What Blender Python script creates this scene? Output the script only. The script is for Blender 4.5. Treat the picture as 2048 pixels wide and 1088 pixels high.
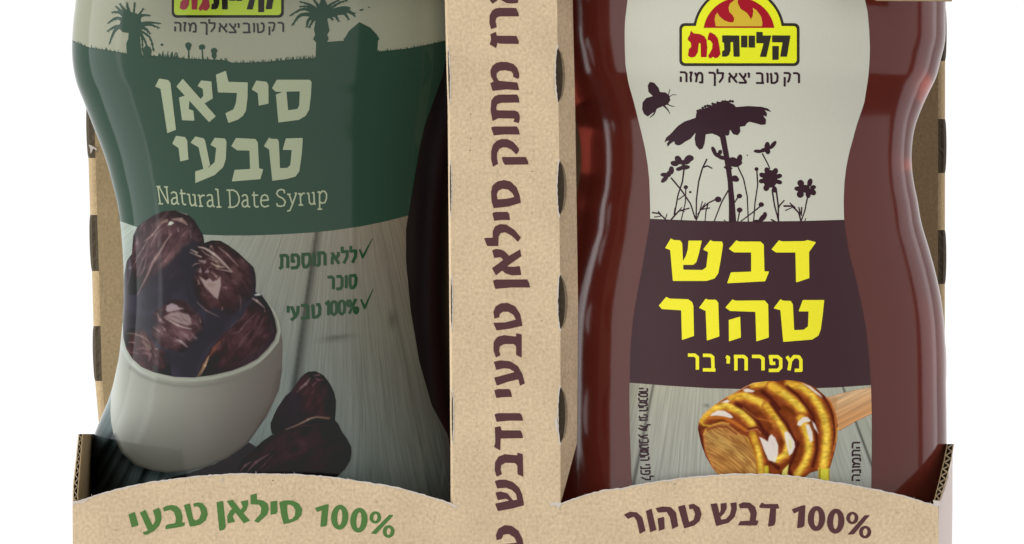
import bpy, bmesh, math, random
import numpy as np
from mathutils import Vector
from mathutils.geometry import tessellate_polygon

for o in list(bpy.data.objects): bpy.data.objects.remove(o)
random.seed(7); RS = np.random.RandomState(11)
SC = bpy.context.scene; COL = SC.collection

# ---------------------------------------------------------------- camera, world, lamps, exposure
S = 0.0001            # one unit of the drawing below = 0.1 mm
D = 9000.0            # camera distance from the front of the carton, same unit
cam = bpy.data.cameras.new('camera'); cam.sensor_width = 36.0; cam.lens = 36.0*D/2048.0
cam.clip_start = 0.05; cam.clip_end = 50
co = bpy.data.objects.new('camera', cam); COL.objects.link(co)
co.location = (0, -D*S, 0); co.rotation_euler = (math.pi/2, 0, 0); SC.camera = co
SC.view_settings.view_transform = 'Standard'; SC.view_settings.look = 'None'
SC.view_settings.exposure = 0; SC.view_settings.gamma = 1
W = bpy.data.worlds.new('World'); SC.world = W; W.use_nodes = True
W.node_tree.nodes['Background'].inputs[0].default_value = (1, 1, 1, 1)
W.node_tree.nodes['Background'].inputs[1].default_value = 0.15

def area(name, loc, rot, sx, sy, power, color=(1, 1, 1)):
    l = bpy.data.lights.new(name, 'AREA'); l.shape = 'RECTANGLE'; l.size = sx; l.size_y = sy
    l.energy = power; l.color = color
    o = bpy.data.objects.new(name, l); COL.objects.link(o); o.location = loc
    d = Vector(rot) - Vector(loc); o.rotation_euler = d.to_track_quat('-Z', 'Y').to_euler()
    return o
area('softbox_left', (-1.28, -1.14, 0.22), (-.05, .02, 0), 2.6, 1.9, 46, (1, .99, .97))
area('softbox_right', (1.55, -.78, 0.22), (.05, .02, 0), 1.5, 1.9, 15, (1, .97, .95))
area('rim_left', (-1.86, .22, 0.2), (-.05, .02, 0), 1.05, 1.9, 30, (.96, .98, 1))
area('rim_right', (1.15, .42, 0.1), (.05, .02, 0), .8, 1.6, 9, (1, .96, .98))

# ---------------------------------------------------------------- helpers
def lin(c):
    c = np.asarray(c, float)/255.0
    return np.where(c <= .04045, c/12.92, ((c+.055)/1.055)**2.4)
def al(c, k=0.85, v=0.03):       # printed colour from the colour it shows under the lamps
    return np.maximum((lin(c)-v)/k, .004)
def P(x, y, d=0.0):
    x = np.asarray(x, float); y = np.asarray(y, float); d = np.asarray(d, float)
    f = (D+d)/D
    return np.stack(np.broadcast_arrays((x-1024)*f*S, d*S, (544-y)*f*S), -1)

def mat(name, color=(.5, .5, .5), rough=.5, spec=.5, **kw):
    m = bpy.data.materials.new(name); m.use_nodes = True
    b = m.node_tree.nodes['Principled BSDF']
    b.inputs['Base Color'].default_value = (*[float(c) for c in color], 1)
    b.inputs['Roughness'].default_value = rough
    b.inputs['Specular IOR Level'].default_value = spec
    for k, v in kw.items(): b.inputs[k].default_value = v
    return m
def nd(m, t, **kw):
    n = m.node_tree.nodes.new(t)
    for k, v in kw.items():
        if k.startswith('i_'): n.inputs[int(k[2:]) if k[2:].isdigit() else k[2:].replace('_', ' ')].default_value = v
        else: setattr(n, k, v)
    return n
def lk(m, a, b): m.node_tree.links.new(a, b)
def grain_color(m, base, amt=.12, scale=6000, detail=3, stretch=(1, 1, 1), lo=None, bump=0, vec=None):
    """vary base colour with noise in object space"""
    b = m.node_tree.nodes['Principled BSDF']
    tc = nd(m, 'ShaderNodeTexCoord'); mp = nd(m, 'ShaderNodeMapping'); mp.inputs['Scale'].default_value = stretch
    lk(m, tc.outputs['Object'], mp.inputs[0])
    n = nd(m, 'ShaderNodeTexNoise'); n.inputs['Scale'].default_value = scale; n.inputs['Detail'].default_value = detail
    lk(m, mp.outputs[0], n.inputs['Vector'])
    r = nd(m, 'ShaderNodeValToRGB'); e = r.color_ramp.elements
    e[0].position = .3; e[1].position = .7
    e[0].color = (*[float(c)*(1-amt) for c in base], 1); e[1].color = (*[float(c)*(1+amt) for c in base], 1)
    lk(m, n.outputs[0], r.inputs[0]); lk(m, r.outputs[0], b.inputs['Base Color'])
    if bump:
        bp = nd(m, 'ShaderNodeBump'); bp.inputs['Strength'].default_value = bump; bp.inputs['Distance'].default_value = .0001
        lk(m, n.outputs[0], bp.inputs['Height']); lk(m, bp.outputs[0], b.inputs['Normal'])
    return n, r, mp
def print_mat(name, c, rough=.22, amt=.05, spec=.085):
    m = mat(name, c, rough, spec); grain_color(m, c, amt, 5000, 4); return m

def kraft(name, base, dark=.82):
    m = mat(name, base, .9, .15); b = m.node_tree.nodes['Principled BSDF']
    n, r, mp = grain_color(m, base, .15, 1500, 8)
    # broad tone
    n2 = nd(m, 'ShaderNodeTexNoise'); n2.inputs['Scale'].default_value = 90; n2.inputs['Detail'].default_value = 4
    tc = nd(m, 'ShaderNodeTexCoord'); lk(m, tc.outputs['Object'], n2.inputs['Vector'])
    mr = nd(m, 'ShaderNodeMapRange'); mr.inputs[1].default_value = .3; mr.inputs[2].default_value = .7
    mr.inputs[3].default_value = .94; mr.inputs[4].default_value = 1.06; lk(m, n2.outputs[0], mr.inputs[0])
    # dark specks of recycled fibre
    n3 = nd(m, 'ShaderNodeTexNoise'); n3.inputs['Scale'].default_value = 700; n3.inputs['Detail'].default_value = 2
    n3.inputs['Distortion'].default_value = 1.5
    lk(m, tc.outputs['Object'], n3.inputs['Vector'])
    r3 = nd(m, 'ShaderNodeMapRange'); r3.inputs[1].default_value = .66; r3.inputs[2].default_value = .76
    r3.inputs[3].default_value = 1; r3.inputs[4].default_value = .74; lk(m, n3.outputs[0], r3.inputs[0])
    n4 = nd(m, 'ShaderNodeTexNoise'); n4.inputs['Scale'].default_value = 2600; n4.inputs['Detail'].default_value = 1
    mp4 = nd(m, 'ShaderNodeMapping'); mp4.inputs['Rotation'].default_value = (0, .5, 0); mp4.inputs['Scale'].default_value = (1, 1, .16)
    lk(m, tc.outputs['Object'], mp4.inputs[0]); lk(m, mp4.outputs[0], n4.inputs['Vector'])
    r4 = nd(m, 'ShaderNodeMapRange'); r4.inputs[1].default_value = .62; r4.inputs[2].default_value = .75
    r4.inputs[3].default_value = 1; r4.inputs[4].default_value = .84; lk(m, n4.outputs[0], r4.inputs[0])
    cur = mr.outputs[0]
    for x in (r3.outputs[0], r4.outputs[0]):
        mu = nd(m, 'ShaderNodeMath', operation='MULTIPLY'); lk(m, cur, mu.inputs[0]); lk(m, x, mu.inputs[1]); cur = mu.outputs[0]
    vm = nd(m, 'ShaderNodeVectorMath', operation='SCALE'); lk(m, r.outputs[0], vm.inputs[0]); lk(m, cur, vm.inputs['Scale'])
    lk(m, vm.outputs[0], b.inputs['Base Color'])
    bp = nd(m, 'ShaderNodeBump'); bp.inputs['Strength'].default_value = .5; bp.inputs['Distance'].default_value = .00006
    lk(m, n.outputs[0], bp.inputs['Height']); lk(m, bp.outputs[0], b.inputs['Normal'])
    return m

def vcol_mat(name, rough=.22):
    m = mat(name, (.5, .5, .5), rough, .07); a = nd(m, 'ShaderNodeAttribute', attribute_name='print')
    lk(m, a.outputs['Color'], m.node_tree.nodes['Principled BSDF'].inputs['Base Color']); return m

def wood_print(name, rough=.22):
    """grey printed planks: colour attribute times grain running along the 'grain' attribute"""
    m = mat(name, (.5, .5, .5), rough, .07); b = m.node_tree.nodes['Principled BSDF']
    c = nd(m, 'ShaderNodeAttribute', attribute_name='print'); g = nd(m, 'ShaderNodeAttribute', attribute_name='grain')
    outs = []
    for sx, sz, lo, hi, dist in ((30, 1.0, .80, 1.12, .35), (120, 1.6, .84, 1.12, .1)):
        mp = nd(m, 'ShaderNodeMapping'); mp.inputs['Scale'].default_value = (sx, sz, 1); lk(m, g.outputs['Vector'], mp.inputs[0])
        n = nd(m, 'ShaderNodeTexNoise'); n.inputs['Scale'].default_value = 1; n.inputs['Detail'].default_value = 5
        n.inputs['Distortion'].default_value = dist; lk(m, mp.outputs[0], n.inputs['Vector'])
        r = nd(m, 'ShaderNodeMapRange'); r.inputs[1].default_value = .3; r.inputs[2].default_value = .7
        r.inputs[3].default_value = lo; r.inputs[4].default_value = hi; lk(m, n.outputs[0], r.inputs[0]); outs.append(r.outputs[0])
    mu = nd(m, 'ShaderNodeMath', operation='MULTIPLY'); lk(m, outs[0], mu.inputs[0]); lk(m, outs[1], mu.inputs[1])
    vm = nd(m, 'ShaderNodeVectorMath', operation='SCALE'); lk(m, c.outputs['Color'], vm.inputs[0]); lk(m, mu.outputs[0], vm.inputs['Scale'])
    lk(m, vm.outputs[0], b.inputs['Base Color']); return m

def link(name, verts, faces, m, parent=None, smooth=False, attrs=None):
    me = bpy.data.meshes.new(name)
    v = np.asarray(verts, float)
    root = parent
    while root is not None and root.parent is not None: root = root.parent
    if root is not None: v = v - np.array(root.location)
    me.from_pydata(v.tolist(), [], faces if isinstance(faces, list) else faces.tolist())
    if attrs:
        for k, a in attrs.items():
            if a.shape[1] == 4: at = me.color_attributes.new(k, 'FLOAT_COLOR', 'POINT'); at.data.foreach_set('color', a.astype(np.float32).ravel())
            else: at = me.attributes.new(k, 'FLOAT_VECTOR', 'POINT'); at.data.foreach_set('vector', a.astype(np.float32).ravel())
    me.materials.append(m)
    if smooth: me.polygons.foreach_set('use_smooth', [True]*len(me.polygons))
    me.update()
    o = bpy.data.objects.new(name, me); COL.objects.link(o)
    if parent is not None: o.parent = parent
    return o
def thing(name, label, cat, loc):
    o = bpy.data.objects.new(name, None); COL.objects.link(o); o.location = loc; o.empty_display_size = .01
    o['label'] = label; o['category'] = cat; return o

# ---- signed distance shapes, in drawing units ----
def Z(x0, y0, s):
    return lambda pts: [(x0+p[0]/s, y0+p[1]/s) + tuple(p[2:]) for p in pts]
def poly(pts, holes=()): return ('poly', pts, holes)
def st(pts, w0, w1=None, cap='round'): return ('st', pts, w0, w0 if w1 is None else w1, cap)
def ell(cx, cy, rx, ry, a=0): return ('ell', cx, cy, rx, ry, math.radians(a))
def ring(cx, cy, rx, ry, ix, iy, a=0): return ('ring', cx, cy, rx, ry, ix, iy, math.radians(a))
def bbox(sh):
    if sh[0] == 'poly': p = np.array([q[:2] for q in sh[1]]); pad = 3
    elif sh[0] == 'st': p = np.array([q[:2] for q in sh[1]]); pad = max(sh[2], sh[3])/2+3
    else: p = np.array([[sh[1], sh[2]]]); pad = max(sh[3], sh[4])+3
    return p[:, 0].min()-pad, p[:, 1].min()-pad, p[:, 0].max()+pad, p[:, 1].max()+pad
def sdpoly(X, Y, pts):
    d = np.full(X.shape, 1e9); ins = np.zeros(X.shape, bool); n = len(pts)
    for i in range(n):
        ax, ay = pts[i][:2]; bx, by = pts[(i+1) % n][:2]
        ex, ey = bx-ax, by-ay; L = ex*ex+ey*ey
        if L < 1e-9: continue
        t = np.clip(((X-ax)*ex+(Y-ay)*ey)/L, 0, 1)
        d = np.minimum(d, (X-ax-ex*t)**2+(Y-ay-ey*t)**2)
        if ay != by:
            c = ((ay > Y) != (by > Y)) & (X < (bx-ax)*(Y-ay)/(by-ay)+ax); ins ^= c
    d = np.sqrt(d); return np.where(ins, -d, d)
def sdell(X, Y, cx, cy, rx, ry, a):
    c, s = math.cos(a), math.sin(a); x = (X-cx)*c+(Y-cy)*s; y = -(X-cx)*s+(Y-cy)*c
    k = np.sqrt((x/rx)**2+(y/ry)**2)+1e-6
    g = np.sqrt((x/rx**2)**2+(y/ry**2)**2)+1e-9
    return np.clip((k-1)*k/g, -min(rx, ry), 1e6)
def sd(sh, X, Y):
    if sh[0] == 'poly':
        d = sdpoly(X, Y, sh[1])
        for h in sh[2]: d = np.maximum(d, -sdpoly(X, Y, h))
        return d
    if sh[0] == 'st':
        pts = sh[1]; n = len(pts)-1; w0, w1 = sh[2]/2, sh[3]/2; d = np.full(X.shape, 1e9)
        for i in range(n):
            ax, ay = pts[i][:2]; bx, by = pts[i+1][:2]; ex, ey = bx-ax, by-ay; L = math.hypot(ex, ey)+1e-9
            t = ((X-ax)*ex+(Y-ay)*ey)/(L*L); tc = np.clip(t, 0, 1)
            r = w0+(w1-w0)*(i+tc)/n
            q = np.hypot(X-ax-ex*tc, Y-ay-ey*tc)-r
            if sh[4] == 'butt':
                if i == 0: q = np.maximum(q, -t*L)
                if i == n-1: q = np.maximum(q, (t-1)*L)
            d = np.minimum(d, q)
        return d
    if sh[0] == 'ell': return sdell(X, Y, *sh[1:])
    if sh[0] == 'ring':
        _, cx, cy, rx, ry, ix, iy, a = sh
        return np.maximum(sdell(X, Y, cx, cy, rx, ry, a), -sdell(X, Y, cx, cy, ix, iy, a))

def ms(shapes, step=1.0, clip=None):
    """marching squares: 2-D vertices and faces of the union of shapes"""
    bb = np.array([bbox(s) for s in shapes])
    x0, y0 = bb[:, 0].min(), bb[:, 1].min(); x1, y1 = bb[:, 2].max(), bb[:, 3].max()
    nx = int((x1-x0)/step)+2; ny = int((y1-y0)/step)+2
    gx = x0+np.arange(nx)*step; gy = y0+np.arange(ny)*step
    Dg = np.full((ny, nx), 50.0)
    for s, b in zip(shapes, bb):
        i0 = max(int((b[0]-x0)/step), 0); i1 = min(int((b[2]-x0)/step)+2, nx)
        j0 = max(int((b[1]-y0)/step), 0); j1 = min(int((b[3]-y0)/step)+2, ny)
        X, Y = np.meshgrid(gx[i0:i1], gy[j0:j1])
        Dg[j0:j1, i0:i1] = np.minimum(Dg[j0:j1, i0:i1], sd(s, X, Y))
    if clip is not None:
        X, Y = np.meshgrid(gx, gy); Dg = np.maximum(Dg, sd(clip, X, Y))
    Dg[np.abs(Dg) < 1e-4] = 1e-4
    ins = Dg < 0
    vid = {}; V = []
    def gv(i, j):
        k = (i, j)
        if k not in vid: vid[k] = len(V); V.append((gx[i], gy[j]))
        return vid[k]
    def ev(i, j, k, l):
        if (k, l) < (i, j): i, j, k, l = k, l, i, j
        key = (i, j, k, l)
        if key not in vid:
            a = Dg[j, i]; b = Dg[l, k]; t = a/(a-b)
            vid[key] = len(V); V.append((gx[i]+(gx[k]-gx[i])*t, gy[j]+(gy[l]-gy[j])*t))
        return vid[key]
    F = []
    cnt = ins[:-1, :-1].astype(int)+ins[1:, :-1]+ins[:-1, 1:]+ins[1:, 1:]
    js, is_ = np.nonzero(cnt)
    for j, i in zip(js.tolist(), is_.tolist()):
        cs = ((i, j+1), (i+1, j+1), (i+1, j), (i, j))
        if cnt[j, i] == 4: F.append([gv(*c) for c in cs]); continue
        f = []
        for q in range(4):
            a = cs[q]; b = cs[(q+1) % 4]; ia = ins[a[1], a[0]]; ib = ins[b[1], b[0]]
            if ia: f.append(gv(*a))
            if ia != ib: f.append(ev(*a, *b))
        if len(f) > 2: F.append(f)
    return np.array(V), F

class Flat:
    def __init__(s, d=0): s.d = d
    def map(s, x, y, off): return P(x, y, s.d-off)

def spow(c, e): return np.sign(c)*np.abs(c)**e
class Bottle:
    def __init__(s, prof, ratio, n, dc, K=0):
        p = np.array(prof, float); s.y = p[:, 0]; s.L = p[:, 1]; s.R = p[:, 2]
        s.ratio = ratio; s.n = n; s.dc = dc; s.K = K; s.fc = (D+dc)/D
    def ca(s, v):
        v = np.asarray(v, float)
        L = s.cr(v, s.L); R = s.cr(v, s.R); return (L+R)/2, (R-L)/2
    def cr(s, v, A):   # smooth monotone-ish interpolation
        i = np.clip(np.searchsorted(s.y, v)-1, 0, len(s.y)-2)
        h = s.y[i+1]-s.y[i]; t = np.clip((v-s.y[i])/h, 0, 1)
        dA = np.gradient(A, s.y)
        return (2*t**3-3*t**2+1)*A[i]+(t**3-2*t**2+t)*h*dA[i]+(-2*t**3+3*t**2)*A[i+1]+(t**3-t**2)*h*dA[i+1]
    def at(s, v, phi, off=0):
        c, a = s.ca(v); n = s.n; fc = s.fc
        aw = a*fc; bw = aw*s.ratio
        cu = spow(np.cos(phi), 2/n); su = spow(np.sin(phi), 2/n)
        X = ((c-1024)*fc+aw*cu)*(1+s.K*aw*cu/(D+s.dc)); dd = s.dc-bw*su+s.K*aw*cu
        ny = -spow(su, n-1)/bw; nx = spow(cu, n-1)/aw-s.K*ny; q = np.sqrt(nx*nx+ny*ny)
        X = X+off*nx/q; dd = dd+off*ny/q
        return np.stack(np.broadcast_arrays(X*S, dd*S, (544-v)*fc*S), -1)
    def img(s, v, phi):
        p = s.at(v, phi)/S; f = (D+p[..., 1])/D
        return 1024+p[..., 0]/f, 544-p[..., 2]/f
    def map(s, x, y, off):
        x = np.asarray(x, float); y = np.asarray(y, float); d = np.full(x.shape, s.dc*.3)
        for _ in range(12):
            f = (D+d)/D; X = (x-1024)*f/(1+(s.K*aw*u/(D+s.dc) if _ else 0)); Zw = (544-y)*f; v = 544-Zw/s.fc
            c, a = s.ca(v); aw = a*s.fc; u = np.clip((X-(c-1024)*s.fc)/aw, -.9995, .9995)
            w = (1-np.abs(u)**s.n)**(1/s.n); d = .5*d+.5*(s.dc-aw*s.ratio*w+s.K*aw*u)
        X = ((c-1024)*s.fc+aw*u)*(1+s.K*aw*u/(D+s.dc)); bw = aw*s.ratio
        ny = -np.abs(w)**(s.n-1)/bw; nx = spow(u, s.n-1)/aw-s.K*ny; q = np.sqrt(nx*nx+ny*ny)
        return np.stack([(X+off*nx/q)*S, (d+off*ny/q)*S, Zw*S], -1)
    def body(s, name, m, parent, seg=200, dy=6):
        vs = np.arange(s.y[0], s.y[-1]+.1, dy); ph = np.arange(seg)/seg*2*math.pi
        G = s.at(vs[:, None], ph[None, :], 0); V = G.reshape(-1, 3).tolist(); F = []
        for j in range(len(vs)-1):
            for i in range(seg):
                k = (i+1) % seg; F.append([j*seg+i, j*seg+k, (j+1)*seg+k, (j+1)*seg+i])
        F.append(list(range(seg))[::-1]); F.append([(len(vs)-1)*seg+i for i in range(seg)])
        return link(name, V, F, m, parent, True)
    def band(s, name, ytop, ybot, xR, m, parent, off, nc=140, nr=40, phL=math.pi+.9, attrfn=None):
        s1 = np.linspace(0, 1, nc)[None, :]; t = np.linspace(0, 1, nr)[:, None]
        v = np.full((nr, nc), 0.)+ytop(500.)+(ybot(500.)-ytop(500.))*t; phi = None
        for _ in range(8):
            c, a = s.ca(v); u = np.clip((xR(v)-c)/a, -.99, .9999)
            pR = np.arccos(spow(u, s.n/2)); phi = pR+s1*(phL-pR)
            xi, yi = s.img(v, np.minimum(phi, math.pi))
            yt = ytop(xi); yb = ybot(xi); want = yt+(yb-yt)*t
            v = v+(want-yi)
        G = s.at(v, phi, off); xi, yi = s.img(v, np.minimum(phi, math.pi))
        F = [[j*nc+i, (j+1)*nc+i, (j+1)*nc+i+1, j*nc+i+1] for j in range(nr-1) for i in range(nc-1)]
        at = attrfn(xi.ravel()-(np.maximum(phi, math.pi)-math.pi).ravel()*200, yi.ravel()) if attrfn else None
        return link(name, G.reshape(-1, 3), F, m, parent, True, at)

def decal(name, surf, shapes, m, parent, off, step=1.0, canvas=None, clip=None, attrfn=None, label=None):
    v, F = ms(shapes, step, clip)
    if not len(v): return None
    V = surf.map(v[:, 0], v[:, 1], off); at = {}
    if canvas is not None: c = canvas.sample(v[:, 0], v[:, 1]); at['print'] = np.c_[c, np.ones(len(c))]
    if attrfn: at = attrfn(v[:, 0], v[:, 1])
    o = link(name, V, F, m, parent, True, at or None)
    if label: o['label'] = label
    return o

def noise2(x, y, seed=0, oct=3):
    """cheap value noise on arrays"""
    r = np.random.RandomState(seed); T = r.rand(256, 256); out = 0; amp = 1; tot = 0
    for o in range(oct):
        xi = np.floor(x).astype(int); yi = np.floor(y).astype(int); fx = x-xi; fy = y-yi
        fx = fx*fx*(3-2*fx); fy = fy*fy*(3-2*fy)
        g = lambda a, b: T[a % 256, b % 256]
        out = out+amp*((g(xi, yi)*(1-fx)+g(xi+1, yi)*fx)*(1-fy)+(g(xi, yi+1)*(1-fx)+g(xi+1, yi+1)*fx)*fy)
        tot += amp; amp *= .5; x = x*2+17.3; y = y*2+5.1
    return out/tot
class Canvas:
    """print artwork painted in code; the colours become a colour attribute of the print mesh"""
    def __init__(s, x0, y0, x1, y1, col, res=1.0):
        s.x0, s.y0, s.r = x0, y0, res
        s.X, s.Y = np.meshgrid(np.arange(x0, x1, res), np.arange(y0, y1, res))
        s.C = np.zeros(s.X.shape+(3,))+np.array(col, float)
    def put(s, mask, col):
        if callable(col): col = col(s.X, s.Y)
        s.C = s.C*(1-mask[..., None])+np.asarray(col, float)*mask[..., None]
    def fill(s, shape, col, soft=1.0, a=1.0, grow=0):
        b = bbox(shape); p = soft*2+grow+2
        j0, j1 = [int(np.clip((q-s.y0)/s.r, 0, s.X.shape[0])) for q in (b[1]-p, b[3]+p)]
        i0, i1 = [int(np.clip((q-s.x0)/s.r, 0, s.X.shape[1])) for q in (b[0]-p, b[2]+p)]
        if j1 <= j0 or i1 <= i0: return
        X = s.X[j0:j1, i0:i1]; Y = s.Y[j0:j1, i0:i1]
        mk = np.clip(.5-(sd(shape, X, Y)-grow)/(2*soft), 0, 1); mk = (mk*mk*(3-2*mk)*a)[..., None]
        c = col(X, Y) if callable(col) else np.array(col, float)
        s.C[j0:j1, i0:i1] = s.C[j0:j1, i0:i1]*(1-mk)+c*mk
    def sample(s, x, y):
        fx = np.clip((x-s.x0)/s.r, 0, s.X.shape[1]-1.001); fy = np.clip((y-s.y0)/s.r, 0, s.X.shape[0]-1.001)
        i = fx.astype(int); j = fy.astype(int); u = (fx-i)[:, None]; v = (fy-j)[:, None]; C = s.C
        c = (C[j, i]*(1-u)+C[j, i+1]*u)*(1-v)+(C[j+1, i]*(1-u)+C[j+1, i+1]*u)*v
        return s.conv(c)
    conv = staticmethod(lambda c: al(c))

# ---- stroke letters ----
HEB = {
 'א': (.74, [[(.03, 1), (.72, 0)], [(.66, 1), (.64, .72), (.45, .5)], [(.2, .74), (.07, .5), (.07, 0)]]),
 'ב': (.72, [[(0, 1), (.42, 1), (.56, .88), (.58, .05)], [(0, 0), (.72, 0)]]),
 'ג': (.5, [[(.05, 1), (.3, 1), (.38, .8), (.44, 0)], [(.38, .3), (.0, .0)]]),
 'ד': (.72, [[(0, 1), (.72, 1)], [(.56, 1), (.56, 0)]]),
 'ה': (.66, [[(0, 1), (.46, 1), (.6, .85), (.6, 0)], [(.08, .58), (.08, 0)]]),
 'ו': (.16, [[(0, 1), (.12, .93), (.12, 0)]]),
 'ז': (.32, [[(0, 1), (.32, 1)], [(.2, .95), (.12, .5), (.16, 0)]]),
 'ח': (.66, [[(0, 1), (.48, 1), (.6, .85), (.6, 0)], [(.1, 1), (.1, 0)]]),
 'ט': (.7, [[(0, 1), (.08, .9), (.12, 0), (.4, 0), (.62, .2), (.66, .7), (.56, 1), (.36, .98)]]),
 'י': (.16, [[(0, 1), (.12, .92), (.1, .5)]]),
 'כ': (.58, [[(0, 1), (.36, 1), (.52, .82), (.52, .18), (.36, 0), (0, 0)]]),
 'ך': (.6, [[(0, 1), (.42, 1), (.54, .85), (.54, -.36)]]),
 'ל': (.58, [[(.06, 1.42), (.06, .98), (.54, .98), (.5, .5), (.2, 0)]]),
 'מ': (.74, [[(0, 1), (.17, .58), (.1, 0)], [(.15, .62), (.35, .98), (.58, .96), (.68, .72), (.68, 0), (.38, 0)]]),
 'ן': (.16, [[(0, 1), (.12, .93), (.12, -.36)]]),
 'נ': (.42, [[(.06, 1), (.3, .98), (.34, 0), (0, 0)]]),
 'ס': (.68, [[(0, .98), (.55, .98), (.64, .7), (.6, .25), (.4, 0), (.2, .0), (.1, .3), (.09, .95)]]),
 'ע': (.64, [[(.04, 1), (.34, .2)], [(.58, 1), (.56, .5), (.38, .15), (0, -.12)]]),
 'פ': (.66, [[(0, .98), (.42, .98), (.58, .8), (.58, .2), (.44, 0), (.0, 0)], [(.1, .95), (.12, .5), (.32, .5)]]),
 'צ': (.64, [[(.04, 1), (.6, .12), (.6, 0), (0, 0)], [(.58, 1), (.56, .72), (.4, .48)]]),
 'ק': (.68, [[(0, 1), (.46, 1), (.6, .85), (.5, .3), (.36, .06)], [(.1, .6), (.1, -.36)]]),
 'ר': (.6, [[(0, 1), (.38, 1), (.54, .85), (.54, 0)]]),
 'ש': (.82, [[(.05, 1), (.15, 0), (.5, .0), (.72, .3), (.76, 1)], [(.42, 1), (.38, .6), (.15, .35)]]),
 'ת': (.7, [[(.02, 1), (.48, 1), (.62, .85), (.62, 0)], [(.18, 1), (.18, .12), (0, 0)]]),
 '1': (.3, [[(0, .9), (.25, 1.1), (.25, 0)]]),
 '0': (.5, [[(.25, 1.12), (.06, .95), (.02, .56), (.06, .15), (.25, 0), (.44, .15), (.48, .56), (.44, .95), (.25, 1.12)]]),
 '%': (.95, [[(.75, 1.15), (.2, 0)], [(.18, 1.1), (.04, .95), (.04, .75), (.18, .6), (.32, .75), (.32, .95), (.18, 1.1)],
             [(.77, .5), (.63, .35), (.63, .15), (.77, 0), (.91, .15), (.91, .35), (.77, .5)]]),
 ' ': (.42, []),
}
def rtl(text, a, b, h, w, up=(0, -1), gap=.2, sag=0, thick=None):
    """text runs from a (its right end) to b; up is the direction of the letters' tops"""
    tot = sum(HEB[c][0] for c in text)+gap*(len(text)-1)
    ex, ey = b[0]-a[0], b[1]-a[1]; k = 1/tot; cur = 0; out = []
    for c in text:
        wd, ss = HEB[c]
        for s_ in ss:
            pts = []
            for gx, gy in s_:
                t = (cur+wd-gx)*k; q = sag*4*t*(1-t)
                pts.append((a[0]+ex*t+up[0]*(gy*h-q), a[1]+ey*t+up[1]*(gy*h-q)))
            out.append(st(pts, w, cap='butt'))
        cur += wd+gap
    return out

# ---------------------------------------------------------------- materials
KB = al((206, 184, 152), .98, 0.0)
M_kraft = kraft('kraft_board', KB)
M_kraft_shade = kraft('kraft_board_shaded', KB*np.array([.58, .55, .47]))  # same kraft, darkened in its colour for the shade inside the carton
M_slot_shade = kraft('slot_shade_dark', KB*.11)  # near-black kraft; shade of slots and flute gaps put into the colour
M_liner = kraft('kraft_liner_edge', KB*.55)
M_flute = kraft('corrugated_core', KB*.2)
M_fuzz = mat('torn_paper_fibre', (.62, .56, .50), .95, .1)
M_inkmar = print_mat('maroon_ink_on_kraft', al((84, 54, 56), .95, 0), .85, .10, .15)
M_inkgreen = print_mat('green_ink_on_kraft', al((80, 118, 62), .98, 0), .85, .10, .15)

# backdrop: a lit white sheet well behind the carton
mb = bpy.data.materials.new('lit_white_backdrop'); mb.use_nodes = True; nt = mb.node_tree
nt.nodes.clear(); e = nt.nodes.new('ShaderNodeEmission'); ou = nt.nodes.new('ShaderNodeOutputMaterial')
e.inputs[0].default_value = (1, 1, 1, 1); e.inputs[1].default_value = 1.05; nt.links.new(e.outputs[0], ou.inputs[0])
bd = link('backdrop', [(-1.6, .62, -1.1), (1.6, .62, -1.1), (1.6, .62, 1.3), (-1.6, .62, 1.3)], [[0, 1, 2, 3]], mb)
bd['kind'] = 'structure'; bd['label'] = 'plain bright white studio backdrop behind the carton'

# ---------------------------------------------------------------- carton
carton = thing('display_carton', 'brown corrugated cardboard carton with printed central strip holding two bottles', 'cardboard carton', (0, .03, -.0746))
def slab(name, pts, d0, d1, m, parent, step=None):
    """board cut to an outline (picture units), front at depth d0, back at d1"""
    pts = [tuple(p) for p in pts]; n = len(pts)
    # inflate front contour by true 3-D positions
    f = [P(x, y, d0) for x, y in pts]; b = [q+np.array([0, (d1-d0)*S, 0]) for q in f]
    tris = tessellate_polygon([[Vector((x, -y, 0)) for x, y in pts]])
    F = []
    for t in tris:
        t = list(t); F.append(t); F.append([i+n for i in t][::-1])
    for i in range(n):
        j = (i+1) % n; F.append([i, j, j+n, i+n])
    o = link(name, f+b, F, m, parent)
    bm = bmesh.new(); bm.from_mesh(o.data); bmesh.ops.recalc_face_normals(bm, faces=bm.faces); bm.to_mesh(o.data); bm.free()
    return o
def jitter(pts, step=5, amp=.7):
    out = []
    for a, b in zip(pts[:-1], pts[1:]):
        L = math.hypot(b[0]-a[0], b[1]-a[1]); k = max(1, int(L/step))
        for i in range(k):
            t = i/k; out.append((a[0]+(b[0]-a[0])*t, a[1]+(b[1]-a[1])*t+random.uniform(-amp, amp)))
    out.append(pts[-1]); return out
def smooth(pts, k=4):
    """Catmull-Rom through pts"""
    out = []
    for i in range(len(pts)-1):
        p0 = pts[max(i-1, 0)]; p1 = pts[i]; p2 = pts[i+1]; p3 = pts[min(i+2, len(pts)-1)]
        for q in range(k):
            t = q/k
            out.append(tuple(.5*((2*p1[c])+(-p0[c]+p2[c])*t+(2*p0[c]-5*p1[c]+4*p2[c]-p3[c])*t*t+(-p0[c]+3*p1[c]-3*p2[c]+p3[c])*t**3) for c in (0, 1)))
    out.append(tuple(pts[-1])); return out
archL = jitter(smooth([(146, 1004), (168, 999), (215, 984), (271, 970), (328, 961), (402, 952), (470, 948), (526, 947.5), (584, 948.6), (635, 952), (703, 960), (787, 974), (838, 987), (876, 998), (906, 1009)]))
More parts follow.
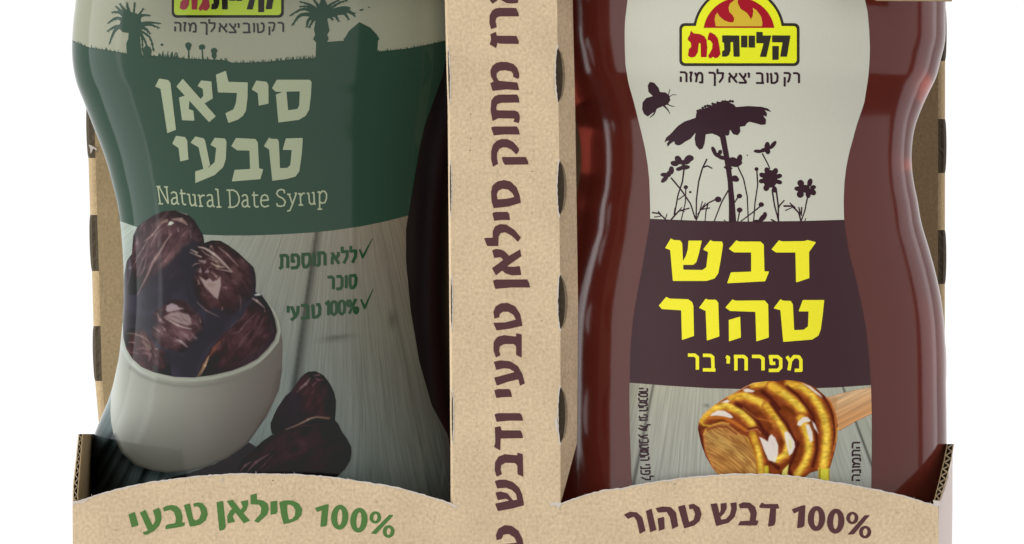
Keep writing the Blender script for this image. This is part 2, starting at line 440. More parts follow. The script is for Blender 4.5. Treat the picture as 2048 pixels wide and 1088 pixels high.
archR = jitter(smooth([(1121, 1008), (1151, 997), (1201, 982), (1240, 977), (1291, 967), (1367, 956), (1443, 949.5), (1519, 948), (1595, 953), (1680, 966), (1725, 974), (1800, 990), (1861, 1008), (1877, 1012)]))
def notch(x, y0, y1, depth, n=8):
    """lens-shaped bite out of a vertical edge, listed from y0 to y1"""
    return [(x+depth*math.sin(math.pi*i/n)**.55, y0+(y1-y0)*i/n) for i in range(n+1)]
slotL = [(94, 208), (322, 432), (548, 660), (777, 887)]; slotR = [(94, 206), (320, 432), (549, 660), (773, 887)]
def xl(y): return np.interp(y, [0, 83, 232, 331, 650, 1009], [893, 895.5, 900, 900.5, 903, 906])
def xr(y): return np.interp(y, [0, 198, 331, 445, 654, 1008], [1114, 1116.6, 1119, 1119, 1121, 1121])
edgeL = []      # going down the left edge of the pillar
for a, b in [(-320, -200), (-130, -18)]+slotL:
    edgeL += [(xl(y)+dx, y) for (dx, y) in notch(0, a, b, 3.2)]
edgeR = []
for a, b in [(-320, -200), (-130, -18)]+slotR:
    edgeR += [(xr(y)-dx, y) for (dx, y) in notch(0, a, b, 5.2)]
outline = [(146, 1255), (1877, 1255)] + archR[::-1] + edgeR[::-1] + [(1113, -420), (892, -420)] + edgeL + archL[::-1]
front = slab('front_panel', outline, 0, 16, M_kraft, carton)
front['label'] = 'front panel with two low arches and a tall central strip'

def fuzz(pts, name, parent, w=2.4, d=-.6, hairs=30, side=0):
    """ragged pale fibre along a cut edge, plus single stray fibres"""
    V = []; F = []; n = len(pts)
    for i, (x, y) in enumerate(pts):
        ax, ay = pts[max(i-1, 0)]; bx, by = pts[min(i+1, n-1)]; L = math.hypot(bx-ax, by-ay)+1e-6
        nx, ny = (by-ay)/L, -(bx-ax)/L
        o1 = random.uniform(.2, 1.5); o2 = w*random.uniform(.35, 1.0)
        V.append(P(x+nx*o1, y+ny*o1, d)); V.append(P(x-nx*o2, y-ny*o2, d))
    for i in range(n-1): F.append([2*i, 2*i+1, 2*i+3, 2*i+2])
    for _ in range(hairs):
        i = random.randrange(n); x, y = pts[i]; a = random.uniform(-2.6, -.5); L = random.uniform(2.5, 7)
        k = len(V); dx, dy = math.cos(a)*L, math.sin(a)*L; w2 = .7
        V += [P(x-w2, y, d-.3), P(x+w2, y, d-.3), P(x+dx, y+dy, d-random.uniform(.5, 4))]; F.append([k, k+1, k+2])
    return link(name, V, F, M_fuzz, parent)
fuzz(archL, 'torn_paper_edge', front, 2.7, hairs=10); fuzz(archR, 'torn_paper_edge', front, 2.7, hairs=9)
for (sl, fx, sg) in ((slotL, xl, 1), (slotR, xr, -1)):
    for a, b in sl:
        pts = [(fx(y)+sg*(dx-.5), y) for dx, y in notch(0, a-2, b+2, 3.4 if sg == 1 else 5.6, 22)]
        if sg == 1: pts = pts[::-1]
        fuzz(pts, 'torn_slot_edge', front, 2.3 if sg == -1 else 1.6, hairs=4)
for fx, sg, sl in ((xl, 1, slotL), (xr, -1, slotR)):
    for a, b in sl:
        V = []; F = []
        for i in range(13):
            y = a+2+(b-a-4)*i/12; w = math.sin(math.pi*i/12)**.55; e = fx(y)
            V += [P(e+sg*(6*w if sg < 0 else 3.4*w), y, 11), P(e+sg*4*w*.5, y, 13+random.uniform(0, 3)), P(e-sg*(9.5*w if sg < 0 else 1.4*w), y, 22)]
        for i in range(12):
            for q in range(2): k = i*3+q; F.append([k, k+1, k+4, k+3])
        link('slot_shade_strip', V, F, M_slot_shade, front)  # added dark core strip, coloured as the shade inside the slot
# little white nicks of torn liner at the foot of the strip, loose shreds
def shred(pts, d, name='paper_shred', parent=None):
    return decal(name, Flat(d), [poly(pts)], M_fuzz, parent, 0, .8)
shred([(1100, 1006), (1112, 1004), (1124, 1006), (1122, 1010), (1117, 1017), (1112, 1011), (1101, 1012)], -1.2, parent=front)
shred([(898, 1009), (908, 1010), (919, 1014), (908, 1015)], -1.2, parent=front)
shred([(145, 1002), (160, 1003), (178, 999), (166, 1006), (150, 1007), (146, 1012)], -1.2, parent=front)
shred([(443, 955), (445, 955), (445, 965), (443, 965)], -1.2, parent=front)
shred([(1109, 838), (1113, 832), (1115, 848), (1116, 868), (1112, 862)], -1.2, parent=front)
shred([(1866, 1000), (1880, 1002), (1880, 1012), (1868, 1012)], -1.2, parent=front)

def sheet(name, plan, ytop, ybot, m, parent, nx=12, thick=8, cut=None):
    """upright board following a plan line of (image x, depth); cut(i, n, y) may shift"""
    pass
# right-hand side of the central strip: slants back, with half-slots at the fold and a raked foot
def wall(name, rows, m, parent, thick=(0, 0)):
    """rows: list of (y, x_front, d_front, x_back, d_back) from top to bottom; two skins + rims"""
    V = []; F = []; n = len(rows)
    for y, xf, df, xb, db in rows: V += [P(xf, y, df), P(xb, y, db)]
    t = np.array([thick[0]*S, thick[1]*S, 0])
    V += [v+t for v in V[:]]
    for i in range(n-1):
        a = 2*i; F += [[a, a+1, a+3, a+2], [a+2*n, a+2*n+2, a+2*n+3, a+2*n+1], [a, a+2, a+2+2*n, a+2*n], [a+1, a+1+2*n, a+3+2*n, a+3]]
    F += [[0, 2*n, 2*n+1, 1], [2*n-2, 2*n-1, 4*n-1, 4*n-2]]
    return link(name, V, F, m, parent)
rows = []
ys = sorted(set([-420]+[y for a, b in [(-320, -200), (-130, -18)]+slotR for _, y in notch(0, a, b, 4)]+[940, 1007]))
def bite(y, sl, amp):
    for a, b in sl:
        if a <= y <= b: return amp*max(math.sin(math.pi*(y-a)/(b-a)), 0)**.55
    return 0
def xpb(y): return np.interp(y, [-420, 0, 198, 600, 880], [1143, 1145, 1150, 1156, 1154])
for y in ys:
    k = bite(y, [(-320, -200), (-130, -18)]+slotR, 6); x0 = xr(y); xb = xpb(y); db = 70.
    if y > 886: q = (y-886)/(1007-886); xb = xb+(x0+.4-xb)*q; db = db+(18-db)*q
    df = 17+k*5; xf = x0+(xb-x0)*(df-17)/70 + .2
    rows.append((y, xf, df, max(xb, xf+.2), max(db, df+1)))
r_ = []
for r in rows:
    r_.append(r)
wall('strip_side', r_, M_kraft, carton, (-6, 0))
rows = []
ys = sorted(set([-420]+[y for a, b in [(-320, -200), (-130, -18)]+slotL for _, y in notch(0, a, b, 4)]+[940, 1007]))
for y in ys:
    k = bite(y, [(-320, -200), (-130, -18)]+slotL, 6); x0 = xl(y)+1; df = 17+k*7
    f = lambda d: 1024+(x0-1024)*D/(D+d)
    db = 70 if y < 886 else 70-(y-886)/121*47
    rows.append((y, f(df), df, f(db)-6, max(db, df+1)))
wall('strip_side', rows, M_kraft, carton, (6, 0))

# back panel with perforated folds at both sides
bL = lambda y: np.interp(y, [-420, 200, 340, 545, 760, 860, 1250], [172, 174, 177.5, 184, 190, 199, 208])
bR = lambda y: np.interp(y, [-420, 0, 1250], [1890, 1890.5, 1889])
BL = [(-60, 78), (205, 316), (430, 542), (652, 762)]; BR = [(10, 122), (238, 346), (460, 568), (682, 795)]
back = slab('back_panel', [(bL(y)+14, y) for y in range(-420, 1251, 30)]+[(bR(y)-14, y) for y in range(1230, -421, -30)], 640, 656, M_kraft_shade, carton)
def fold(name, edge, slots, sg, parent):
    ys = list(np.arange(-420, 1250, 14)); 
    for a, b in slots: ys += [a, a+1.5, b, b-1.5]
    ys = sorted(set(ys)); A = [0, .25, .5, .75, 1.0]
    V = []; F = []; nn = len(A)
    for y in ys:
        e0 = edge(y)
        for t in A:
            ang = t*math.pi/2; V.append(P(e0+sg*16*(1-math.sin(ang)), y, 641+28*(1-math.cos(ang))))
    for i in range(len(ys)-1):
        ym = (ys[i]+ys[i+1])/2; ins = any(a < ym < b for a, b in slots)
        for q in range(nn-1):
            if ins and q >= 0: continue
            k = i*nn+q; F.append([k, k+1, k+1+nn, k+nn])
    o = link(name, V, F, M_kraft_shade, parent, True)
    for a, b in slots:      # added dark core strip standing in for the shade in each slot
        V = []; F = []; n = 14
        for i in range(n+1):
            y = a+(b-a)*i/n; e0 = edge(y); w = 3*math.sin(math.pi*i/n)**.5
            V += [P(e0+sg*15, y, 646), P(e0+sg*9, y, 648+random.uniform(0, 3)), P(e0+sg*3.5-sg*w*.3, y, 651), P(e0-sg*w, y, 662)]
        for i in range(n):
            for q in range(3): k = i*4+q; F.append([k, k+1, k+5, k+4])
        link('slot_shade_strip', V, F, M_slot_shade, o)
    return o
fold('back_fold', bL, BL, 1, carton); fold('back_fold', bR, BR, -1, carton)
sh_ = shred([(177, 289), (183, 291), (193, 297), (194, 301), (186, 297), (184, 303), (181, 308), (180, 297)], 632, parent=carton)

# low side walls of the tray: inner liner, flutes seen at the cut edge, outer liner
def tray_wall(sg, edge_in, edge_out, dE, xback_in, xback_out, dback, ytop, lab):
    """edge_*: image x of the cut edge as function of y; dE(y): its depth"""
    root = None
    ysr = list(np.linspace(ytop, 1006, 12))+[1100, 1255]
    def liner(name, ex, xb, t, m, parent):
        rr = [(y, float(ex(y)), float(dE(y)), xb, dback) for y in ysr]
        return wall(name, rr, m, parent, (t, 0))
    w = liner('side_wall', edge_in, xback_in, -sg*2.0, M_kraft_shade, carton)
    liner('outer_liner', edge_out, xback_out, sg*2.0, M_kraft, w)
    # flutes
    V = []; F = []; n = 17; pt = []
    for i in range(n+1):
        y = ytop+2+(1003-ytop)*i/n+random.uniform(-1.2, 1.2); pt.append((y, (edge_in(y)-sg*2.2) if i % 2 else (edge_out(y)+sg*2.2), dE(y)+1.0))
    for (y, x, d) in pt:
        V += [P(x, y-1.7, d), P(x, y+1.7, d), P(x, y-1.7, d+240), P(x, y+1.7, d+240)]
    for i in range(n):
        a = 4*i; b = a+4; F += [[a, a+1, b+1, b], [a, b, b+2, a+2], [a+1, a+3, b+3, b+1]]
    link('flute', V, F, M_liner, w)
    # added dark sheet standing in for the shade behind the flutes
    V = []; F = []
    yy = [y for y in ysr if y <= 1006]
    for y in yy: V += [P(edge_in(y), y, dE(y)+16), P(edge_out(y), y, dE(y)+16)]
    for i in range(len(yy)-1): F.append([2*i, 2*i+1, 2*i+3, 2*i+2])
    link('flute_shade_sheet', V, F, M_slot_shade, w)
    # ragged top cap between the liners
    V = [P(edge_in(ytop), ytop, dE(ytop)), P(edge_out(ytop), ytop, dE(ytop)), P(xback_out, ytop, dback), P(xback_in, ytop, dback)]
    link('top_edge', V, [[0, 1, 2, 3]], M_liner, w)
    return w
eo = lambda y: np.interp(y, [868, 921, 972, 1005, 1255], [156.5, 151, 145.5, 145, 146.5])
ei = lambda y: np.interp(y, [868, 936, 998, 1005, 1255], [166, 160, 155.5, 158, 160])
dEl = lambda y: np.interp(y, [868, 1005, 1006, 1255], [70, 17, 17, 17])
tray_wall(1, ei, eo, dEl, 197, 184, 638, 868, '')
eo2 = lambda y: np.interp(y, [888, 923, 965, 1001, 1010, 1255], [1908, 1903, 1892, 1880.5, 1877.5, 1877])
ei2 = lambda y: np.interp(y, [888, 920, 953, 992, 1010, 1255], [1894, 1888, 1880, 1870, 1866, 1864])
dEr = lambda y: np.interp(y, [888, 1005, 1006, 1255], [190, 17, 17, 17])
tray_wall(-1, ei2, eo2, dEr, 1876, 1896, 638, 888, '')
# outer skin of the right wall, swelling outwards beyond the fold
V = []; F = []
plan = [(1877.5, 2), (1881, 14), (1888, 60), (1897, 120), (1903, 190), (1905, 260), (1896, 638)]
ys_ = [888, 910, 930, 950, 970, 990, 1010, 1090, 1255]
for y in ys_:
    for (x, d) in plan:
        lim = eo2(y); dd = d; xx = x
        if d < dEr(y): xx, dd = float(eo2(y))+.8, float(dEr(y))-2 if y < 1010 else d
        if y >= 1010: xx, dd = x-(y-1010)*.012, d
        V.append(P(max(xx, lim+.8) if y < 1010 else xx, y, dd))
n = len(plan)
for j in range(len(ys_)-1):
    for i in range(n-1): F.append([j*n+i, j*n+i+1, (j+1)*n+i+1, (j+1)*n+i])
link('outer_skin', V, F, mat('pale_outer_skin', al((196, 184, 178), .95, 0), .9, .15), carton, True)  # paler and greyer than the front kraft
slab('bottom_panel', [(160, 1240), (1864, 1240), (1864, 1254), (160, 1254)], 18, 638, M_kraft_shade, carton)
# top board: its front lip starts right at the upper edge of the view
top = slab('top_panel', [(150, -44), (150, 1.5-6), (300, -7), (330, -60), (1700, -60), (1738, -6), (1755, 1.2), (1904, 2.2), (1904, -44), (1904, -420), (150, -420)], -16, -2, M_kraft_shade, carton)

# ---- lettering on the carton ----
FL = Flat(0)
v1 = Z(960, 0, 4.183); v2 = Z(960, 250, 4.183); v3 = Z(960, 500, 3.627); v4 = Z(960, 790, 3.651)
vert = [poly(v1([(80, 0), (105, 32), (150, 0), (150, -20), (80, -20)])), poly(v1([(175, 0), (220, 25), (265, 30), (315, 25), (322, 0), (322, -20), (175, -20)])),
 poly(v1([(300, 66), (322, 110), (325, 137), (160, 138), (136, 150), (130, 180), (140, 228), (92, 245), (78, 190), (80, 130), (100, 90), (130, 70), (165, 65)])),
 poly(v1([(88, 285), (132, 266), (140, 298), (305, 300), (322, 340), (325, 368), (170, 366), (145, 358), (140, 385), (133, 402), (80, 372), (92, 335)])),
 poly(v1([(320, 662), (275, 642), (278, 620), (260, 597), (210, 588), (165, 592), (140, 612), (138, 640), (155, 675), (312, 690), (328, 755), (220, 748), (105, 760), (86, 695), (115, 682), (92, 640), (86, 590), (105, 550), (135, 526), (175, 517), (230, 519), (280, 535), (312, 570), (328, 615), (328, 640)])),
 poly(v1([(310, 790), (325, 820), (330, 858), (180, 860), (145, 870), (135, 900), (140, 922), (290, 925), (318, 935), (332, 965), (332, 1000), (325, 1030), (278, 1018), (290, 992), (150, 990), (105, 1014), (88, 920), (95, 840), (120, 805), (160, 791)])),
 poly(v2([(92, 20), (115, 12), (308, 12), (325, 40), (333, 80), (200, 79), (115, 87)])),
 poly(v2([(322, 192), (328, 213), (305, 248), (260, 205), (230, 190), (195, 186), (160, 200), (142, 235), (142, 280), (152, 325), (108, 350), (93, 290), (93, 220), (108, 165), (140, 132), (180, 117), (230, 118), (280, 143)])),
 poly(v2([(182, 268), (382, 267), (400, 300), (407, 330), (208, 333), (192, 310)])),
 poly(v2([(342, 650), (240, 682), (115, 696), (97, 640), (92, 560), (105, 505), (145, 472), (200, 460), (255, 472), (305, 520), (332, 590)]), [v2([(146, 622), (140, 580), (152, 550), (188, 533), (235, 540), (270, 570), (286, 602), (220, 617)])]),
 poly(v2([(102, 735), (130, 727), (230, 727), (243, 745), (252, 795), (170, 795), (118, 802)])),
 poly(v2([(33, 945), (106, 942), (106, 890), (125, 848), (170, 828), (220, 833), (290, 878), (342, 942), (318, 978), (262, 925), (210, 897), (170, 905), (155, 935), (153, 1013), (60, 1013)])),
 poly(v3([(88, 2), (115, -8), (150, -4), (178, 8), (210, 42), (290, -4), (300, 45), (210, 108), (115, 185), (87, 132), (168, 72), (150, 52), (103, 58)])),
 poly(v3([(190, 119), (240, 122), (288, 116), (300, 182), (230, 184), (185, 170), (150, 140)])),
 poly(v3([(93, 222), (115, 214), (342, 213), (357, 240), (363, 272), (230, 272), (110, 282)])),
 poly(v3([(140, 488), (104, 498), (97, 450), (112, 410), (150, 387), (200, 383), (255, 408), (292, 465), (308, 550), (220, 570), (120, 584), (97, 528), (180, 525), (260, 505), (243, 472), (205, 448), (165, 448), (142, 465)])),
 poly(v3([(262, 603), (302, 612), (302, 780), (262, 762), (262, 700), (245, 682), (175, 682), (143, 700), (138, 735), (150, 762), (115, 780), (98, 730), (98, 670), (125, 630), (175, 617), (262, 628)])),
 poly(v3([(100, 810), (150, 800), (220, 807), (275, 843), (308, 900), (325, 968), (290, 985), (278, 937), (200, 957), (122, 984), (102, 926), (252, 885), (215, 862), (170, 858), (118, 870)])),
 poly(v3([(103, 1017), (130, 1009), (213, 1008), (225, 1030), (232, 1066), (170, 1067), (118, 1074)])),
 poly(v4([(105, 142), (130, 132), (290, 132), (306, 148), (315, 188), (210, 187), (122, 196)])),
 poly(v4([(108, 235), (148, 227), (158, 258), (295, 258), (307, 280), (315, 315), (150, 318), (148, 405), (103, 380), (112, 345)])),
 poly(v4([(272, 420), (312, 432), (316, 597), (275, 580), (272, 515), (255, 497), (185, 495), (155, 513), (150, 545), (160, 578), (122, 597), (107, 550), (110, 490), (135, 450), (180, 432), (272, 440)])),
 poly(v4([(108, 628), (140, 618), (190, 618), (240, 635), (285, 675), (308, 725), (322, 805), (240, 828), (130, 848), (110, 793), (215, 770), (188, 758), (130, 768), (112, 712), (150, 704), (200, 718), (240, 768), (272, 765), (262, 722), (235, 695), (190, 677), (125, 682)])),
 poly(v4([(158, 1050), (120, 1062), (117, 1020), (135, 975), (180, 950), (230, 955), (280, 990), (310, 1050), (322, 1120), (220, 1140), (130, 1150), (115, 1095), (270, 1078), (250, 1040), (210, 1015), (170, 1020)]))]
decal('printed_lettering', FL, vert, M_inkmar, front, .5, 1.2)['label'] = 'maroon Hebrew words printed down the central strip'
s_ = Z(120, 960, 5.12); t_ = Z(500, 960, 4.876); u_ = Z(1220, 960, 3.7926)
def el(f, s, cx, cy, rx, ry, ix, iy, a=0):
    (x, y), = f([(cx, cy)]); return ring(x, y, rx/s, ry/s, ix/s, iy/s, a)
gr = [poly(s_([(700, 352), (765, 325), (802, 450), (800, 465), (735, 487)])),
 poly(s_([(818, 335), (873, 303), (948, 462), (975, 420), (972, 370), (950, 310), (1015, 282), (1035, 330), (1040, 400), (1018, 465), (960, 525), (890, 562), (862, 560), (845, 535), (900, 518)])),
 poly(s_([(1050, 287), (1090, 264), (1150, 255), (1200, 268), (1238, 310), (1255, 380), (1250, 438), (1278, 432), (1275, 468), (1240, 480), (1080, 505), (1080, 470), (1100, 455), (1180, 440), (1187, 390), (1167, 330), (1130, 305), (1068, 322)])),
 poly(s_([(1268, 257), (1330, 238), (1365, 400), (1388, 415), (1425, 395), (1445, 340), (1432, 288), (1400, 266), (1375, 278), (1362, 242), (1410, 228), (1460, 238), (1500, 285), (1512, 350), (1495, 410), (1440, 455), (1380, 472), (1330, 477)])),
 poly(s_([(1602, 228), (1670, 212), (1698, 480), (1680, 508), (1632, 522)])),
 poly(s_([(1705, 215), (1770, 202), (1850, 308), (1870, 275), (1850, 220), (1925, 203), (1928, 250), (1908, 305), (1880, 340), (1945, 415), (1882, 445), (1795, 332), (1768, 370), (1792, 430), (1715, 443), (1712, 370), (1740, 315), (1762, 296)])),
 poly(t_([(5, 145), (65, 130), (68, 190), (130, 200), (172, 230), (184, 285), (165, 340), (80, 418), (40, 400), (105, 325), (110, 270), (85, 240), (5, 238)])),
 poly(t_([(200, 210), (265, 200), (268, 310), (255, 330), (200, 340)])),
 poly(t_([(285, 215), (340, 198), (420, 200), (478, 230), (510, 285), (500, 345), (460, 390), (400, 415), (328, 432), (305, 350)]), [t_([(362, 242), (390, 240), (422, 258), (442, 295), (438, 345), (412, 378), (378, 386), (365, 320)])]),
 poly(t_([(632, 272), (740, 238), (768, 235), (750, 440), (735, 452), (685, 457), (700, 295), (655, 312)])),
 el(t_, 4.876, 875, 363, 84, 122, 24, 78, 4), el(t_, 4.876, 1062, 392, 84, 121, 24, 78, 5),
 el(t_, 4.876, 1222, 365, 57, 60, 20, 35, 8), el(t_, 4.876, 1352, 502, 57, 62, 20, 35, 8), poly(t_([(1358, 338), (1402, 342), (1230, 528), (1176, 522)]))]
decal('printed_lettering', FL, gr, M_inkgreen, front, .5, 1.1)['label'] = 'green words 100% with Hebrew date syrup lettering on the left arch'
mr_ = [poly(u_([(105, 262), (150, 240), (205, 245), (245, 285), (270, 385), (225, 410), (203, 310), (180, 278), (135, 295)])),
 poly(u_([(272, 235), (315, 217), (352, 378), (305, 397)])),
 poly(u_([(345, 214), (400, 200), (460, 205), (500, 245), (518, 350), (472, 373), (455, 285), (430, 243), (365, 248)])), poly(u_([(360, 292), (410, 278), (415, 370), (372, 387)])),
 poly(u_([(515, 202), (568, 187), (600, 320), (635, 300), (645, 255), (628, 218), (602, 222), (597, 187), (635, 180), (678, 207), (695, 258), (680, 310), (640, 345), (562, 368)])),
 poly(u_([(762, 182), (812, 175), (842, 300), (880, 295), (910, 260), (920, 215), (912, 175), (960, 168), (962, 220), (945, 280), (900, 325), (805, 350)])),
 poly(u_([(838, 178), (884, 172), (885, 215), (865, 255), (838, 280), (828, 262), (840, 225)])),
 poly(u_([(975, 185), (1010, 168), (1060, 172), (1100, 202), (1114, 250), (1105, 305), (1128, 310), (1112, 345), (970, 345), (988, 312), (1060, 308), (1065, 255), (1045, 214), (985, 215)])),
 poly(u_([(1130, 202), (1150, 170), (1175, 182), (1275, 182), (1283, 215), (1260, 217), (1255, 320), (1245, 345), (1198, 355), (1215, 215), (1140, 212)])),
 poly(u_([(1378, 222), (1450, 195), (1482, 190), (1475, 345), (1458, 360), (1418, 367), (1430, 238), (1395, 255)])),
 el(u_, 3.7926, 1566, 292, 66, 95, 19, 60, 2), el(u_, 3.7926, 1712, 312, 66, 95, 19, 60, 3),
 el(u_, 3.7926, 1838, 288, 46, 47, 17, 28, 8), el(u_, 3.7926, 1935, 395, 46, 48, 17, 28, 8), poly(u_([(1930, 268), (1972, 265), (1850, 412), (1800, 415)]))]
decal('printed_lettering', FL, mr_, M_inkmar, front, .5, 1.1)['label'] = 'maroon words 100% with Hebrew honey lettering on the right arch'
# a few dark specks in the recycled board
fsp = decal('fibre_speck', FL, [ell(x, y, r, r*.6, 30) for x, y, r in ((546, 961, 1.8), (536, 744, 1.2), (1350, 968, 1.6), (948, 839, 1.4), (1576, 972, 1.3), (941, 228, 1.5), (941, 277, 1.5), (940, 301, 1.7), (1030, 280, 1.2), (1064, 343, 1.6), (954, 900, 1.2), (1500, 1052, 1.1), (232, 1060, 1.2))], M_flute, front, .4, .8); fsp['kind'] = 'stuff'

# ---------------------------------------------------------------- date syrup bottle
KL, VL = 1.3, .024
KR, VR = .92, .010
def aL(c): return al(c, KL, VL)
def aR(c): return al(c, KR, VR)
cL = [(-400, 420), (-390, 330), (-340, 235), (-260, 188), (-160, 166), (-60, 156), (0, 153), (39, 148.5), (77, 146), (103, 146), (134, 149), (165, 156), (198, 168.6), (232, 181.5), (257, 191), (293, 204.6), (324, 215), (368, 226.5), (407, 235.5), (440, 240.7), (479, 244.5), (517, 247), (560, 248.4), (610, 248.4), (649, 246), (680, 243), (726, 237), (765, 229), (800, 219), (835, 205), (873, 190.5), (910, 182), (960, 178), (1100, 177), (1215, 180), (1236, 192)]
BLt = Bottle([(y, l, 1096-l if l > 300 else 950-(l-146)*.55) for y, l in cL], .56, 2.35, 345, -.27)
date_b = thing('syrup_bottle', 'waisted bottle of dark date syrup with green and cream sleeve in left bay', 'bottle', (-.0476, .0272, -.0696))
M_syrup = mat('dark_syrup_bottle', (.010, .007, .007), .35, .12)
BLt.body('bottle_body', M_syrup, date_b)
def cap(B, parent, c):
    V = []; F = []; n = 48
    for y, r in ((-398, 128), (-520, 124), (-528, 116)):
        for i in range(n):
            a = 2*math.pi*i/n; rr = r*(1+.012*(i % 2)); V.append(((c-1024)*B.fc*S+rr*S*math.cos(a), B.dc*S+rr*S*math.sin(a), (544-y)*S*B.fc))
    for j in range(2):
        for i in range(n): k = (i+1) % n; F.append([j*n+i, j*n+k, (j+1)*n+k, (j+1)*n+i])
    F.append([2*n+i for i in range(n)])
    link('cap', V, F, mat('cap_plastic', (.02, .06, .03), .4), parent)
cap(BLt, date_b, 548)
def f_top(x): return np.full(np.shape(x), -190.) if np.ndim(x) else -190.
hx = [120, 145, 161, 176, 215, 253, 295, 331, 374, 452, 462, 490, 530, 552, 598, 632, 654, 757, 809, 847, 886, 930]
hy = [78, 80, 87.5, 94, 100, 107, 111, 113, 117, 120, 125.5, 125.6, 124, 121.5, 118, 116, 110, 103, 98, 91, 82, 74]
def f_hill(x): return np.interp(x, hx, hy)
gx_ = [120, 240, 274, 330, 409, 450, 500, 559, 626, 665, 721, 770, 820, 900]
gy_ = [425, 442, 454, 463, 469.5, 471, 471, 469, 465, 461, 453, 443, 430, 405]
def f_gl(x): return np.interp(x, gx_, gy_)
def f_bot(x): return np.full(np.shape(x), 1190.) if np.ndim(x) else 1190.
xlab = lambda v: np.interp(v, [-200, 0, 100, 165, 257, 299, 389, 430, 460, 524, 620, 679, 720, 805, 862, 900, 1200], [915, 908, 899, 886, 852, 842, 827, 820, 815, 815, 824, 834, 841, 865, 896, 904, 915])
M_lsky = print_mat('cream_sleeve_print', aL((150, 152, 133)), .08)
M_lgreen = print_mat('green_sleeve_print', (.019, .044, .028), .08)
M_lcream = print_mat('cream_lettering_print', aL((162, 170, 142)), .08)
lab = BLt.band('printed_sleeve', f_top, f_hill, xlab, M_lsky, date_b, .8, nr=36)
lab['label'] = 'printed sleeve: cream sky over green hills over grey planks'
BLt.band('green_band', f_hill, f_gl, xlab, M_lgreen, lab, .8, nr=44)
M_wood = wood_print('grey_plank_print', .08)
class CL(Canvas): conv = staticmethod(lambda c: al(c, KL, .012))
class CR(Canvas): conv = staticmethod(aR)
VPX, VPY = 690., 80.
def woodL(x, y):
    x = np.asarray(x, float); y = np.asarray(y, float)
    ang = np.arctan2(x-VPX, y-VPY); r = np.hypot(x-VPX, y-VPY)
    c = np.zeros(x.shape+(3,))
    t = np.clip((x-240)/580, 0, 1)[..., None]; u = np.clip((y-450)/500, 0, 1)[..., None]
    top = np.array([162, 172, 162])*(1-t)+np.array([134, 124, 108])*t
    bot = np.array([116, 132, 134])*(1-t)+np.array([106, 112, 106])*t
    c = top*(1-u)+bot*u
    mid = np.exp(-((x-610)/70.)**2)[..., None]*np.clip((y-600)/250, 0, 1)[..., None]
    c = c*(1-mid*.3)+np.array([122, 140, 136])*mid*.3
    # plank joints: dark lines fanning from the vanishing point, each with a darker strip alongside
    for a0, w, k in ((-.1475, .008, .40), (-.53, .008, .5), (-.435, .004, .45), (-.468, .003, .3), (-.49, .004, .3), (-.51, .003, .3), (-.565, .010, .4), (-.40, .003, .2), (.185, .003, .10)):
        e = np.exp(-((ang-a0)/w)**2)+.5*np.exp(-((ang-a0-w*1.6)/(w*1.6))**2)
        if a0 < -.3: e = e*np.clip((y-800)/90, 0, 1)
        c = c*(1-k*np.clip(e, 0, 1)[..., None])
    e = np.clip((350-x)/120, 0, 1)*np.clip((y-850)/90, 0, 1); c = c*(1-.22*e[..., None])  # lower left darkened: dark print, plus the tray wall's shadow painted in
    e = np.exp(-((np.hypot((x-395)/185., (y-850)/112.)-.93)/.13)**2)*np.clip((y-860)/50, 0, 1); c = c*(1-.4*e[..., None])  # bowl's soft shadow painted into the plank print
    # knot
    e = np.exp(-(((x-672)/30)**2+((y-676-(x-672)*-.12)/5)**2)); c = c*(1-.25*e[..., None])
    e = np.exp(-(((x-784)/9)**2+((y-640)/16)**2)); c = c*(1-.18*e[..., None])
    return {'print': np.c_[aL(c), np.ones(len(c))], 'grain': np.c_[ang*6+noise2(x/90, y/140, 3)*.10, r/160., np.zeros(len(c))]}
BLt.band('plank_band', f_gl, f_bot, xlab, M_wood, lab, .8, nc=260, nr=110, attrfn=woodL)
A = Z(130, 0, 3.885); B = Z(500, 0, 3.886); C_ = Z(130, 260, 3.885); D_ = Z(500, 260, 3.886)
